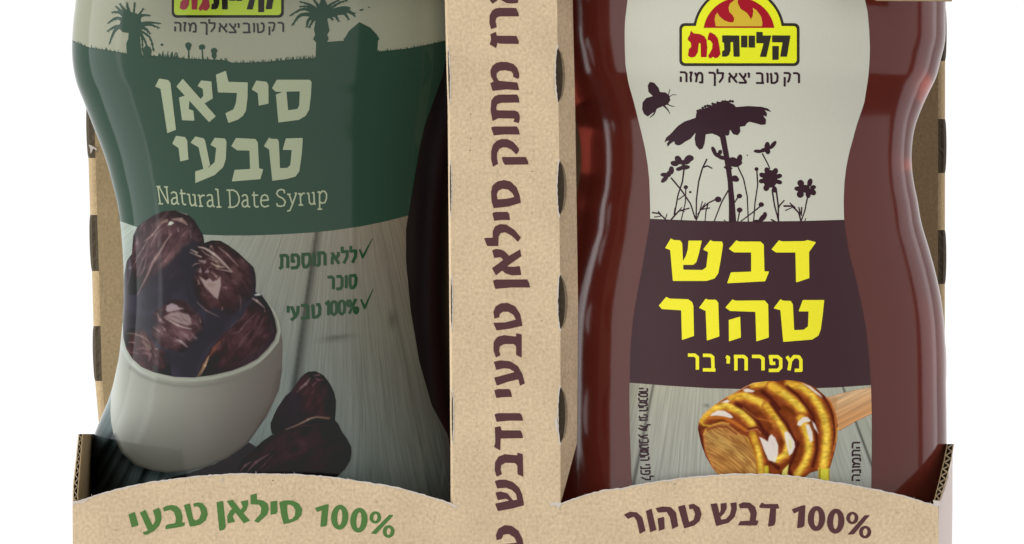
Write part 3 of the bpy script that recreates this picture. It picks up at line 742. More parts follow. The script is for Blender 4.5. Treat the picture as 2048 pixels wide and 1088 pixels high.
big = [poly(A([(735, 610), (805, 622), (822, 645), (865, 1008), (798, 1035), (745, 690), (703, 672)])),
 poly(A([(918, 612), (1174, 903), (1122, 950), (868, 672)])), poly(A([(888, 758), (960, 735), (968, 790), (965, 848), (1000, 860), (1008, 938), (912, 934)])),
 poly(A([(1060, 625), (1140, 633), (1150, 765), (1080, 808), (1050, 775), (1078, 745), (1072, 690), (1032, 668)])),
 poly(A([(1175, 580), (1252, 550), (1272, 636), (1422, 640), (1420, 760), (1408, 860), (1385, 900), (1345, 930), (1272, 955), (1248, 880), (1310, 850), (1330, 800), (1338, 722), (1190, 718)])),
 poly(B([(50, 626), (130, 636), (145, 660), (146, 805), (70, 822), (62, 725), (15, 695)])),
 poly(B([(210, 620), (465, 620), (480, 638), (475, 740), (462, 850), (435, 900), (380, 932), (222, 952), (203, 735), (255, 715), (200, 713), (172, 685)]), [B([(285, 712), (388, 710), (384, 820), (368, 848), (298, 857)])]),
 poly(C_([(865, 45), (935, 55), (952, 80), (962, 230), (898, 244), (885, 140), (836, 107)])),
 poly(C_([(1015, 50), (1080, 65), (1092, 85), (1130, 275), (1080, 312), (1040, 135), (978, 98)])),
 poly(C_([(1165, 60), (1245, 66), (1257, 90), (1252, 225), (1230, 290), (1165, 350), (1015, 413), (1014, 322), (1120, 290), (1165, 250), (1177, 140), (1132, 115)])),
 poly(C_([(1330, 62), (1480, 70), (1500, 95), (1510, 298), (1542, 305), (1520, 382), (1298, 400), (1320, 310), (1440, 303), (1435, 160), (1340, 158), (1294, 125)])),
 poly(D_([(150, 58), (165, 68), (215, 70), (226, 90), (235, 296), (290, 295), (315, 272), (326, 155), (255, 155), (280, 65), (412, 62), (405, 180), (385, 320), (355, 362), (290, 380), (175, 395), (150, 152), (110, 125)]))]
decal('printed_lettering', BLt, big, M_lcream, lab, 1.3, 1.2)['label'] = 'two large cream Hebrew words on green'
# "Natural Date Syrup" in thin slab-serif strokes (zoom of 300,360 at 5.535)
n_ = Z(300, 360, 5.535)
def q_(*ss, w=17): return [st(n_(p), w/5.535, cap='butt') for p in ss]
nds = q_([(92, 75), (118, 262)], [(75, 72), (120, 72)], [(98, 262), (150, 264)], [(108, 80), (205, 262)], [(186, 78), (208, 262)], [(160, 75), (205, 78)], w=15)
nds += q_([(235, 150), (262, 132), (290, 140), (300, 165), (308, 258), (328, 270)], [(302, 195), (262, 200), (243, 225), (250, 262), (275, 268), (306, 240)])
nds += q_([(350, 102), (365, 250), (382, 274), (405, 268)], [(332, 148), (398, 150)])
nds += q_([(410, 158), (438, 160), (448, 255), (465, 284), (490, 278), (504, 255)], [(470, 162), (498, 164), (510, 285), (528, 285)])
nds += q_([(530, 168), (552, 170), (566, 288)], [(545, 290), (592, 290)], [(560, 195), (585, 168), (612, 172)])
nds += q_([(632, 178), (658, 162), (685, 168), (692, 190), (700, 285), (720, 298)], [(695, 222), (655, 228), (638, 255), (645, 288), (672, 296), (698, 270)])
nds += q_([(722, 102), (752, 104), (768, 296)], [(738, 300), (795, 298)])
nds += q_([(850, 112), (925, 112), (965, 135), (988, 185), (990, 235), (968, 280), (930, 300), (868, 302)], [(882, 116), (892, 300)])
nds += q_([(1020, 185), (1042, 163), (1070, 168), (1080, 190), (1086, 290), (1112, 302)], [(1082, 220), (1042, 228), (1022, 258), (1032, 292), (1060, 298), (1084, 275)])
nds += q_([(1152, 130), (1160, 280), (1178, 300), (1208, 292)], [(1130, 168), (1200, 168)])
nds += q_([(1228, 228), (1312, 222), (1302, 178), (1272, 162), (1240, 180), (1228, 235), (1240, 282), (1270, 298), (1320, 285)])
nds += q_([(1492, 148), (1488, 115), (1455, 104), (1418, 118), (1405, 150), (1425, 180), (1475, 205), (1500, 240), (1488, 280), (1450, 292), (1412, 285), (1405, 255)])
nds += q_([(1518, 158), (1560, 158)], [(1542, 160), (1580, 265)], [(1622, 145), (1578, 275), (1550, 338), (1520, 345)], [(1602, 148), (1628, 146)])
nds += q_([(1640, 152), (1665, 152), (1672, 275)], [(1648, 278), (1698, 276)], [(1670, 180), (1692, 148), (1718, 148)])
nds += q_([(1735, 148), (1758, 148), (1768, 250), (1788, 270), (1812, 262), (1818, 238)], [(1792, 142), (1815, 140), (1822, 266), (1838, 266)])
nds += q_([(1855, 135), (1878, 132), (1880, 320)], [(1855, 324), (1908, 322)], [(1878, 160), (1905, 125), (1935, 125), (1955, 155), (1955, 205), (1938, 248), (1905, 258), (1882, 240)])
decal('printed_lettering', BLt, nds, M_lcream, lab, 1.3, .8)['label'] = 'small cream words Natural Date Syrup'
# hilltop silhouettes: grass, palms, hut
sil = []
x = 150
while x < 900:
    y = float(f_hill(x)); dn = 1 if not 470 < x < 632 else 2.2
    for _ in range(int(dn)):
        xx = x+random.uniform(-2, 2); h = random.uniform(2, 6)*(1.5 if 560 < x < 632 else 1)
        sil.append(st([(xx, y+2), (xx+random.uniform(-3, 3), y-h)], 1.9, .5))
    x += random.uniform(2.5, 6)
def frond(f, s, pts, w0, w1):
    sil.append(st(f(smooth(pts, 4)), w0/s, w1/s))
    q = smooth(pts, 6)
    for i in range(4, len(q)-1, 2):
        (x, y), (x2, y2) = q[i], q[i+1]; a = math.atan2(y2-y, x2-x)
        for sg in (-1, 1):
            L = random.uniform(16, 30); b = a+sg*random.uniform(.35, .7); sil.append(st(f([(x, y), (x+L*math.cos(b), y+L*math.sin(b)+6)]), 6/s, 2/s))
for pts, w in [([(510, 190), (400, 225), (345, 345)], 38), ([(500, 205), (400, 205), (330, 245)], 36), ([(500, 185), (410, 140), (332, 182)], 40), ([(505, 160), (430, 100), (362, 95)], 40), ([(500, 140), (430, 80), (400, 48)], 34),
               ([(510, 130), (450, 60), (430, 25)], 34), ([(515, 130), (490, 60), (485, 20)], 30), ([(535, 130), (540, 60), (545, 20)], 18), ([(550, 150), (580, 110), (612, 65)], 22), ([(560, 165), (600, 120), (665, 122)], 34),
               ([(560, 200), (640, 175), (748, 183)], 34), ([(560, 205), (650, 190), (738, 218)], 32), ([(560, 215), (620, 220), (665, 262)], 40), ([(560, 225), (660, 290), (690, 400)], 22), ([(560, 240), (600, 290), (603, 400)], 18), ([(575, 235), (620, 310), (648, 395)], 22)]: frond(A, 3.885, pts, w, 7)
sil += [poly(A([(430, 180), (450, 115), (500, 90), (560, 105), (590, 150), (600, 200), (575, 240), (520, 260), (450, 250), (420, 215)])),
        poly(A([(498, 240), (578, 240), (588, 330), (600, 450), (484, 440), (478, 340), (494, 300)])),
        ell(*A([(640, 400)])[0], 9, 11), ell(*A([(755, 348)])[0], 2.8, 2.5)]
for px in range(725, 890, 14): sil.append(st(A([(px, 450), (px+random.uniform(-14, 14), random.uniform(395, 425))]), 3.4, 1))
for cx, cy, by, r in ((960, 345, 460, 22), (1066, 360, 465, 24), (1160, 388, 470, 24)):
    sil += [st(A([(cx, cy), (cx+5, by)]), 2.2, 3), ell(*A([(cx, cy)])[0], r/3.885, 2.6), ell(*A([(cx-10, cy+12)])[0], 3, 4, 30), ell(*A([(cx+12, cy+10)])[0], 3, 3.5, -30)]
for cx, cy in ((960, 345), (1066, 360), (1160, 388)):
    for a in range(0, 360, 30): sil.append(st(A([(cx, cy), (cx+13*math.cos(math.radians(a)), cy-6+9*math.sin(math.radians(a))), (cx+27*math.cos(math.radians(a)), cy+4+14*math.sin(math.radians(a)))]), 1.8, .7))
sil += [ell(*A([(962, 378)])[0], 4, 4), ell(*A([(1160, 430)])[0], 5, 7)]
for pts, w in [([(545, 120), (420, 70), (308, 125)], 34), ([(545, 125), (400, 115), (328, 200)], 44), ([(545, 100), (470, 40), (385, 12)], 34), ([(545, 110), (460, 55), (385, 50)], 30), ([(530, 125), (460, 150), (440, 212)], 44),
               ([(530, 140), (490, 160), (462, 215)], 30), ([(550, 90), (520, 30), (480, -20)], 34), ([(580, 90), (620, 40), (700, -5)], 34), ([(580, 100), (680, 30), (760, 0)], 26), ([(600, 110), (720, 65), (780, 62)], 60),
               ([(600, 110), (740, 80), (822, 128)], 66), ([(600, 120), (720, 100), (770, 152)], 50), ([(600, 120), (660, 120), (690, 166)], 44), ([(600, 120), (730, 90), (820, 105)], 46), ([(590, 130), (620, 130), (645, 152)], 30)]: frond(B, 3.886, pts, w, 7)
sil += [poly(B([(520, 90), (550, 0), (545, -60), (590, -60), (585, 0), (620, 80), (620, 140), (520, 150)])),
        poly(B([(515, 140), (600, 140), (618, 240), (600, 270), (612, 300), (598, 330), (600, 470), (510, 470), (515, 330), (490, 305), (508, 270), (498, 230)])),
        poly(B([(596, 326), (740, 315), (760, 480), (596, 480)])),
        poly(B([(725, 305), (742, 288), (770, 240), (850, 172), (935, 215), (985, 268), (1006, 305), (994, 312), (988, 405), (985, 480), (715, 480), (735, 315)])),
        ell(*B([(866, 77)])[0], 4.5, 1.6, -12), ell(*B([(925, 58)])[0], 2.2, 1)]
decal('hill_silhouette', BLt, sil, M_lgreen, lab, 1.2, 1.0)['label'] = 'green silhouettes of palms, grass and a hut'
# small words on the planks
M_dgreen = print_mat('dark_green_print', aL((58, 82, 62)), .08)
sw = 6.0
ts = rtl('ללא', (712.5, 525), (663, 529), 24, sw, gap=.22) + rtl('תוספת', (652.5, 531), (559, 537.5), 26, 6.4, gap=.14)
ts += rtl('סוכר', (713, 575), (655, 579.5), 25, 6.2, gap=.2)
ts += rtl('%001', (716.5, 626), (651, 631), 25, 5.6, gap=.16) + rtl('טבעי', (641, 633.5), (574, 638), 25, 6.4, gap=.18)
ch = Z(550, 470, 6.043)
for pts in ([(1025, 180), (1060, 268), (1175, 45)], [(1042, 785), (1083, 880), (1185, 652)]):
    p = ch(pts); ts += [st(p[:2], 3.5, 5), st(p[1:], 5, 1.2)]
decal('printed_lettering', BLt, ts, M_dgreen, lab, 1.3, .8)['label'] = 'dark green claims with tick marks on the planks'
# brand panel, shared drawing (coordinates of the right-hand one)
I = Z(1330, 0, 5.7267)
def rbox(x0, y0, x1, y1, r):
    p = []
    for cx, cy, a0 in ((x1-r, y0+r, -90), (x1-r, y1-r, 0), (x0+r, y1-r, 90), (x0+r, y0+r, 180)):
        for i in range(7): a = math.radians(a0+15*i); p.append((cx+r*math.cos(a), cy+r*math.sin(a)))
    return p
def circ(cx, cy, r, a0=0, a1=360, n=60): return [(cx+r*math.cos(math.radians(a0+(a1-a0)*i/n)), cy+r*math.sin(math.radians(a0+(a1-a0)*i/n))) for i in range(n+1)]
g_dark = [rbox(165, 265, 1540, 757, 62), circ(845, 371, 524, 180, 360)+[(1369, 480), (321, 480)]]
g_yel = [rbox(196, 299, 1508, 724, 40), circ(845, 371, 494, 180, 360)+[(1339, 480), (351, 480)]]
g_red = [[p for p in circ(847, 384, 408, 180, 360) if p[1] < 320]+[(1253, 320), (441, 320)]]
g_fl = [[(582, 302), (568, 225), (578, 175), (600, 145), (625, 190), (680, 235), (740, 257), (782, 256), (795, 215), (772, 172), (738, 140), (727, 90), (742, 45), (795, 0), (815, -40), (835, -10), (832, 35), (868, 105), (940, 150), (985, 222), (1003, 185), (1010, 130), (1003, 88), (1050, 120), (1100, 190), (1115, 260), (1112, 302)]]
g_blk = [[(1225, 405), (1435, 407), (1395, 650), (1318, 650), (1345, 487), (1225, 485)], [(1228, 527), (1303, 527), (1300, 685), (1228, 687)], [(1045, 365), (1118, 367), (1118, 407), (1215, 407), (1160, 652), (1085, 652), (1128, 497), (1045, 495)],
         [(957, 408), (1030, 408), (1030, 547), (957, 545)], [(870, 408), (943, 408), (943, 545), (870, 543)], [(655, 405), (850, 407), (855, 650), (785, 650), (778, 480), (750, 485), (750, 580), (730, 635), (700, 650), (652, 650), (655, 585), (680, 575), (675, 490), (655, 483)]]
g_rl = [[(297, 350), (330, 383), (400, 390), (450, 415), (476, 460), (484, 540), (476, 655), (412, 655), (408, 500), (388, 490), (375, 600), (345, 650), (300, 660), (264, 640), (275, 560), (300, 540), (298, 490), (265, 460), (262, 435), (285, 400)],
        [(515, 368), (570, 395), (605, 440), (620, 520), (635, 620), (605, 660), (570, 668), (552, 650), (512, 672), (494, 640), (540, 560), (545, 500), (520, 465), (487, 455), (497, 400)]]
def brand(surf, parent, tf, mats, off):
    g = lambda L: [poly(tf(I(p))) for p in L]
    b = decal('brand_panel', surf, g(g_dark), mats[0], parent, off, 1.5); b['label'] = 'domed yellow brand panel with a dark outline, flame and Hebrew name'
    decal('brand_panel_field', surf, g(g_yel), mats[1], parent, off+.4, 1.5)
    decal('flame_disc', surf, g(g_red), mats[2], parent, off+.8, 1.5)
    decal('flame', surf, g(g_fl), mats[3], parent, off+1.2, 1.2)
    decal('brand_lettering', surf, g(g_blk), mats[0], parent, off+.8, 1.0)
    decal('brand_lettering', surf, g(g_rl), mats[2], parent, off+.8, 1.0)
tfL = lambda P_: [(344+(x-1358.8)*.932, 35+(y-131.8)*.932-((x-1358.8)/240-.5)**2*4+1) for x, y in P_]
brand(BLt, lab, tfL, [print_mat('logo_dark', aL((60, 58, 56)), .08), print_mat('logo_yellow', aL((172, 194, 76)), .08), print_mat('logo_red', aL((150, 72, 80)), .08), print_mat('logo_flame', aL((160, 150, 70)), .08)], 1.2)
decal('printed_lettering', BLt, rtl('רק', (568, 64), (537, 64), 18.5, 3.6)+rtl('טוב', (529, 64.5), (486, 65), 18, 3.6)+rtl('יצא', (479, 65), (438, 64.5), 18, 3.6, gap=.12)+rtl('לך', (431, 64), (401, 63.5), 18, 3.6, gap=.1)+rtl('מזה', (393, 63.5), (349, 63), 17.5, 3.6), print_mat('slate_print', aL((68, 68, 68)), .08), lab, 1.3, .7)['label'] = 'small dark slogan under the brand panel'

# ---- printed picture: bowl of dates and two loose dates ----
M_print = vcol_mat('picture_print', .08)
za = Z(240, 410, 6.045); zb = Z(370, 460, 6.045); zc = Z(240, 590, 6.045); zd = Z(370, 590, 6.045); ze = Z(470, 730, 4.729)
rim_in = [(247, 652), (248, 675), (253.5, 697), (266, 718), (284, 734), (310, 745), (349, 753.5), (387, 755), (426, 750), (464.6, 741), (490, 731), (515, 717.5), (533.5, 699), (549, 679), (554, 663), (550, 640), (544, 622), (535, 606), (524, 590)]
bowl_out = [(246, 645), (243, 680), (239, 715), (231, 752), (223, 790), (222, 820), (223, 842), (228, 870), (243, 905), (271, 930), (305, 941), (334, 945.6), (371, 943), (413, 934), (455, 916), (495, 887.6), (534, 831.6), (557.5, 781), (564, 740), (565, 690), (561, 650), (551.5, 625), (541, 609), (531, 596), (524, 588), (500, 650)]
cluster = rim_in + [(524, 590), (511, 584), (512, 566), (511, 548), (507, 534), (494, 522), (476, 504.7), (456, 490), (441, 481.5), (424, 480.5), (409, 486), (407, 472), (399, 458), (389, 441), (375.6, 428), (352, 421), (330, 422), (309, 430), (289, 443), (275, 455), (268, 471), (266, 490), (265, 508), (260, 514), (255, 522), (250, 548), (247, 600)]
# bowl
cb = CL(215, 580, 570, 950, (126, 127, 115))
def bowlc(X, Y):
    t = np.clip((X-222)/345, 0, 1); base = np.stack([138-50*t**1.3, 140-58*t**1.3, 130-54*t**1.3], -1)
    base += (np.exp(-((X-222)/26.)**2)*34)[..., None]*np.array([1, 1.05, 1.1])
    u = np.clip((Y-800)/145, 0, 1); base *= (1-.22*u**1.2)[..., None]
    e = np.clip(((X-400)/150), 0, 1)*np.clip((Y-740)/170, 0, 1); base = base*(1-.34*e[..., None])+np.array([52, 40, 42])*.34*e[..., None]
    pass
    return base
cb.fill(poly(bowl_out), lambda X, Y: bowlc(X, Y)*1.07, 2, grow=8)
cb.fill(st([(248, 690), (262, 722), (282, 739), (310, 750), (349, 759), (387, 760), (426, 756), (466, 746), (492, 736), (518, 722), (538, 703), (554, 682), (559, 662), (556, 640), (549, 622), (538, 604), (528, 592)], 7), (152, 156, 142), 2.5, .8)
cb.fill(st([(244, 690), (256, 718), (280, 742), (310, 756)], 7, 1), (176, 184, 182), 3, .6)
cb.fill(st([(500, 738), (532, 712), (556, 684), (560, 660), (555, 636), (545, 618)], 1, 4), (160, 168, 152), 2, .6)
for x in (560, 548): cb.fill(st([(563, 745), (550, 800), (520, 850)], 10), (78, 66, 62), 8, .35)
cb.fill(st([(262, 735), (284, 752), (312, 763), (350, 771), (388, 773), (428, 769), (468, 759), (498, 748), (524, 734), (546, 714), (561, 690)], 5), (100, 102, 92), 4, .5)
cb.fill(st([(228, 872), (244, 908), (272, 933), (306, 944), (334, 948), (371, 946), (413, 937), (455, 919), (495, 890), (530, 842)], 9), (62, 60, 56), 5, .8)
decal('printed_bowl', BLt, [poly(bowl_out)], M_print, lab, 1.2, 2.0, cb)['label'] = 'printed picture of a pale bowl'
# dates in the bowl
cd = CL(235, 410, 570, 765, (50, 46, 56))
def date(cv, shape, col, ang, seed, amp=.30, fx=5., fy=34., hl=(146, 116, 110), soft=2.0):
    b = bbox(shape); cx, cy = (b[0]+b[2])/2, (b[1]+b[3])/2; rx, ry = (b[2]-b[0])/2, (b[3]-b[1])/2; a = math.radians(ang)
    def f(X, Y):
        x = (X-cx)*math.cos(a)+(Y-cy)*math.sin(a); y = -(X-cx)*math.sin(a)+(Y-cy)*math.cos(a)
        wv = noise2(x/34+50, y/26+50, seed+5, 3)*22
        n = noise2(x/fy+100, (y+wv)/fx+100, seed, 2); n2 = noise2(x/(fy*.5)+70, (y+wv*1.3)/(fx*.55)+70, seed+2, 2)
        r1 = np.clip((1-np.abs(2*n-1)-.80)/.20, 0, 1)**1.2; r2 = np.clip((1-np.abs(2*n2-1)-.82)/.18, 0, 1)**1.2
        m = noise2(x/20+30, y/13+30, seed+9, 3)
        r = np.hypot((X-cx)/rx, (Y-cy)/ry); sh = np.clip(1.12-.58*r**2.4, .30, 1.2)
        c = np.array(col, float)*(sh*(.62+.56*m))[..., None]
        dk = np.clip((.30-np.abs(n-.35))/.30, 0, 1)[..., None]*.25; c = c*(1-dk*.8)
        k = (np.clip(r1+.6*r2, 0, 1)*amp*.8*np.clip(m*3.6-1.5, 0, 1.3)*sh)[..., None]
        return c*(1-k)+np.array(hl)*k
    cv.fill(shape, f, soft)
lowd = poly(zc([(40, 480), (120, 400), (260, 400), (380, 520), (450, 640), (600, 700), (620, 980), (200, 900), (60, 650)]))
date(cd, lowd, (74, 48, 50), 60, 3, .4, 5, 30)
date(cd, poly(zd([(560, 400), (700, 230), (820, 60), (900, 0), (1000, 100), (1110, 330), (1120, 470), (980, 680), (820, 810), (500, 930), (160, 1000), (200, 850), (330, 640), (420, 500)])), (68, 44, 47), -48, 5, .42, 6, 60, (104, 76, 80))
date(cd, poly(zc([(420, 200), (600, 60), (760, 60), (930, 180), (1020, 340), (1000, 500), (900, 650), (740, 700), (520, 640), (400, 520), (360, 350)])), (88, 62, 66), 35, 7, .5, 6, 26, (150, 126, 120))
date(cd, poly(za([(165, 470), (175, 360), (215, 270), (300, 200), (420, 120), (540, 75), (680, 65), (820, 110), (900, 200), (960, 290), (1010, 380), (1015, 470), (900, 640), (800, 800), (600, 900), (350, 980), (200, 1080), (120, 1080), (90, 700)])), (86, 62, 66), -58, 11, .42, 6, 70, (150, 124, 114))
date(cd, poly(zb([(80, 260), (160, 190), (240, 160), (330, 125), (430, 130), (520, 180), (640, 270), (750, 380), (830, 450), (860, 540), (855, 700), (820, 820), (700, 900), (620, 1010), (430, 1060), (250, 960), (120, 800), (70, 560)])), (78, 52, 54), 50, 13, .3, 6, 40)
# deep gaps between the dates
for pts, w, a in ((zb([(20, 260), (40, 520), (60, 760), (150, 930)]), 22, .9), (za([(900, 480), (760, 620), (620, 760), (440, 900), (330, 1060)]), 20, .9), (zc([(60, 260), (200, 330), (360, 330)]), 26, .9), (za([(620, 950), (800, 800), (840, 700)]), 40, .85), (zc([(330, 120), (420, 60), (560, 20)]), 26, .85),
                   (zd([(360, 250), (330, 420), (200, 560), (80, 800), (40, 960)]), 32, .92), (zd([(480, 260), (420, 400), (300, 520)]), 24, .9), (zb([(720, 830), (640, 1000), (520, 1060)]), 14, .7), (zc([(620, 760), (780, 830), (900, 700)]), 30, .85), (zd([(1060, 520), (900, 700), (700, 820)]), 8, .6), (zb([(830, 480), (840, 700), (780, 860)]), 14, .6)):
    cd.fill(st(pts, w), (42, 40, 46), 7, a)
def hl(cv, f, pts, w, col, a=.8, soft=1.5, w1=None, s=6.045):
    if len(pts) > 2: pts = smooth(pts, 3)
    n = len(pts); m = max(n//2, 1); w = w*1.25     # swells in the middle, dies away at both ends
    cv.fill(st(f(pts[:m+1]), w*.35/s, w/s), col, soft, a)
    if m < n-1: cv.fill(st(f(pts[m:]), w/s, w*.3/s), col, soft, a)
H1 = (146, 122, 118); H2 = (172, 156, 148); H3 = (112, 86, 88)
# upper-left date
for pts, w, c, a in (([(640, 175), (740, 180), (820, 240)], 40, (136, 112, 104), .8), ([(500, 220), (570, 190)], 34, (128, 106, 96), .8), ([(590, 240), (620, 220), (650, 215)], 34, (186, 184, 172), .9), ([(480, 245), (400, 360), (300, 440)], 16, H1, .8),
   ([(520, 280), (440, 360), (380, 500)], 12, H1, .7), ([(350, 400), (290, 520), (200, 640)], 12, H1, .6), ([(630, 345), (560, 440), (480, 580), (410, 680), (330, 860), (220, 1080)], 26, H1, .7), ([(340, 420), (330, 560), (260, 700), (210, 860)], 11, H3, .9),
   ([(330, 590), (300, 760), (250, 860)], 10, H3, .9), ([(260, 560), (200, 680), (160, 760)], 10, H1, .5), ([(215, 380), (215, 470)], 20, (124, 106, 116), .7), ([(700, 270), (712, 320)], 18, (128, 104, 110), .7), ([(850, 300), (865, 390)], 12, (118, 100, 106), .6),
   ([(840, 200), (870, 260)], 10, H3, .5), ([(700, 72), (820, 112)], 16, (140, 146, 130), .8), ([(430, 400), (420, 480), (380, 520)], 10, H3, .8), ([(390, 230), (395, 260)], 12, H3, .6), ([(120, 640), (130, 760), (110, 950)], 34, (120, 112, 124), .4)): hl(cd, za, pts, w, c, a)
# right date
for pts, w, c, a in (([(165, 205), (260, 230), (400, 330), (560, 490)], 26, H2, .85), ([(200, 240), (260, 290), (340, 330), (440, 400), (540, 480)], 12, H2, .7), ([(320, 400), (400, 440), (480, 450)], 22, (160, 144, 128), .8), ([(380, 465), (570, 505)], 12, H2, .8), ([(300, 340), (380, 380), (430, 440)], 14, (150, 134, 120), .8),
   ([(75, 235), (150, 275)], 18, H2, .8), ([(65, 268), (200, 325)], 14, H2, .8), ([(175, 370), (240, 385)], 34, (138, 118, 118), .8), ([(90, 440), (130, 410), (200, 400)], 10, H1, .7), ([(190, 460), (190, 500)], 26, (136, 118, 122), .8), ([(250, 510), (275, 500)], 34, (134, 114, 122), .8),
   ([(300, 240), (320, 195), (350, 250)], 14, H1, .7), ([(410, 210), (520, 300), (650, 440)], 15, H1, .8), ([(470, 690), (500, 700)], 26, (116, 94, 106), .7), ([(160, 600), (175, 650)], 18, H1, .7), ([(150, 870), (260, 970), (420, 1050)], 11, (124, 98, 98), .8), ([(455, 930), (455, 960)], 12, H1, .8), ([(320, 500), (380, 560), (420, 620)], 18, H1, .6),
   ([(660, 780), (680, 860), (670, 980)], 8, H3, .6), ([(270, 470), (320, 440)], 10, H3, .8)): hl(cd, zb, pts, w, c, a)
cd.fill(poly(zb([(175, 560), (260, 610), (300, 580), (340, 620), (400, 600), (430, 560), (440, 660), (400, 840), (350, 800), (240, 680)])), (156, 136, 132), 2, .9)
cd.fill(ell(*zb([(320, 665)])[0], 8, 4), (132, 112, 104), 2, .8)
cd.fill(poly(zb([(470, 135), (540, 150), (620, 210), (700, 290), (640, 250), (560, 190)])), (172, 182, 166), 1.2, .8)
# middle date
cd.fill(poly(zc([(560, 180), (570, 130), (630, 98), (690, 120), (720, 150), (780, 165), (700, 180), (620, 200), (580, 205)])), (148, 132, 136), 2, .9)
cd.fill(poly(zc([(545, 260), (620, 215), (720, 205), (830, 235), (860, 280), (870, 350), (820, 370), (760, 350), (680, 330), (600, 290)])), (140, 122, 120), 2.5, .85)
for pts, w, c, a in (([(545, 275), (640, 330), (740, 380), (870, 412)], 18, (162, 144, 140), .9), ([(600, 260), (680, 270), (760, 320)], 14, (100, 80, 82), .8), ([(740, 230), (780, 300), (850, 340)], 14, (106, 86, 88), .8), ([(455, 220), (490, 300), (545, 340)], 24, H1, .6), ([(410, 390), (480, 440)], 14, H1, .8), ([(510, 375), (545, 420)], 24, H1, .6),
   ([(680, 540), (740, 560), (820, 630)], 22, (150, 134, 138), .8), ([(740, 440), (800, 490), (850, 550)], 34, (120, 98, 98), .7), ([(880, 480), (920, 520)], 30, (112, 90, 96), .6), ([(965, 270), (980, 330)], 14, H1, .6), ([(80, 465), (180, 470), (320, 530), (370, 610)], 18, (122, 106, 98), .7), ([(280, 560), (360, 640)], 44, (120, 104, 92), .6), ([(110, 570), (180, 575)], 12, H1, .7),
   ([(280, 700), (370, 720), (350, 800)], 26, H3, .7), ([(200, 660), (280, 640), (340, 660)], 12, H3, .8), ([(420, 645), (450, 655)], 14, H1, .8), ([(120, 690), (220, 705)], 10, H3, .7), ([(400, 660), (440, 740)], 16, H3, .6)): hl(cd, zc, pts, w, c, a)
# lower right date
for pts, w, c, a in (([(430, 560), (360, 650), (300, 740)], 40, (104, 62, 52), .8), ([(290, 740), (240, 850), (160, 990)], 36, (140, 108, 84), .75), ([(290, 745), (250, 850), (190, 980)], 12, (172, 146, 124), .8), ([(860, 220), (740, 340), (660, 440), (560, 470)], 12, (100, 80, 82), .8), ([(800, 430), (720, 520), (620, 660)], 12, (98, 72, 76), .7), ([(700, 560), (660, 640)], 8, H3, .6),
   ([(760, 180), (690, 280), (620, 340)], 10, (90, 76, 84), .7), ([(815, 40), (870, 70), (960, 150)], 20, (158, 142, 138), .85), ([(960, 150), (970, 200)], 12, H1, .6), ([(960, 260), (900, 400), (800, 560)], 10, (92, 66, 74), .7), ([(1040, 300), (1060, 440)], 14, (84, 60, 74), .6), ([(520, 500), (540, 640)], 14, (90, 60, 64), .6), ([(640, 300), (560, 380)], 10, (84, 72, 80), .6), ([(850, 0), (900, -10)], 30, (200, 202, 192), .8)): hl(cd, zd, pts, w, c, a)
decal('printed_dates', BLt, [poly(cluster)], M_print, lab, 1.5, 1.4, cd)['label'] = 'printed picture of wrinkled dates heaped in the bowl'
# bowl's shadow, drawn as part of the printed picture, and loose dates
cs = CL(440, 735, 710, 970, (44, 40, 44))
dA = poly(ze([(352, 655), (340, 600), (338, 550), (372, 470), (405, 400), (440, 350), (480, 290), (530, 250), (580, 180), (620, 120), (660, 82), (700, 62), (760, 58), (800, 75), (840, 100), (880, 150), (910, 200), (938, 260), (955, 340), (952, 430), (945, 530), (700, 560)]))
dB = poly(ze([(20, 1040), (60, 900), (180, 795), (270, 715), (350, 662), (430, 625), (500, 600), (570, 568), (640, 540), (700, 512), (760, 495), (820, 486), (870, 490), (940, 515), (975, 555), (1010, 630), (1060, 700), (1098, 775), (1100, 840), (1090, 900), (1040, 985), (960, 1060), (900, 1120), (20, 1120)]))
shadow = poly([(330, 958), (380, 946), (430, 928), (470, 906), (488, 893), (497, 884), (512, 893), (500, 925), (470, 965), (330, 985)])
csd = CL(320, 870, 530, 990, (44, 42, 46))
decal('printed_bowl_shadow', BLt, [shadow], print_mat('bowl_shadow_print', aL((50, 46, 50)), .08), lab, 1.1, 2.0)
date(cs, dA, (60, 38, 42), -58, 21, .3, 6, 50, (96, 72, 76)); 
cs.fill(st(ze([(420, 420), (560, 330), (560, 480), (430, 600)]), 36), (38, 34, 40), 8, .8)
for pts, w, c, a in (([(710, 125), (670, 180), (610, 220)], 20, (120, 100, 100), .8), ([(740, 100), (800, 92)], 12, (116, 92, 94), .8), ([(760, 120), (790, 140), (840, 140)], 10, H3, .7), ([(770, 160), (740, 190)], 14, (100, 76, 82), .7), ([(610, 100), (540, 200), (490, 280)], 12, (150, 156, 146), .6), ([(580, 260), (640, 215)], 10, H3, .7)): hl(cs, ze, pts, w, c, a, s=4.729)
date(cs, dB, (50, 34, 37), -35, 23, .22, 7, 60, (84, 62, 68))
for pts, w, c, a in (([(480, 610), (560, 580), (640, 545), (720, 505), (800, 492), (880, 500)], 16, (140, 118, 106), .8), ([(800, 500), (890, 505)], 22, (120, 92, 72), .7), ([(550, 600), (640, 575), (760, 565)], 8, (82, 52, 56), .8), ([(50, 1010), (100, 950), (160, 915)], 20, (104, 82, 86), .8), ([(120, 1010), (200, 920), (330, 840)], 22, (104, 80, 86), .75), ([(200, 1015), (280, 940), (360, 850)], 12, (84, 58, 64), .8), ([(250, 1020), (330, 960)], 10, (78, 52, 58), .8)): hl(cs, ze, pts, w, c, a, s=4.729)
decal('printed_date', BLt, [dA], M_print, lab, 1.5, 1.5, cs)['label'] = 'printed loose date behind, standing upright'
decal('printed_date', BLt, [dB], M_print, lab, 1.9, 1.5, cs)['label'] = 'printed loose date in front, lying down'

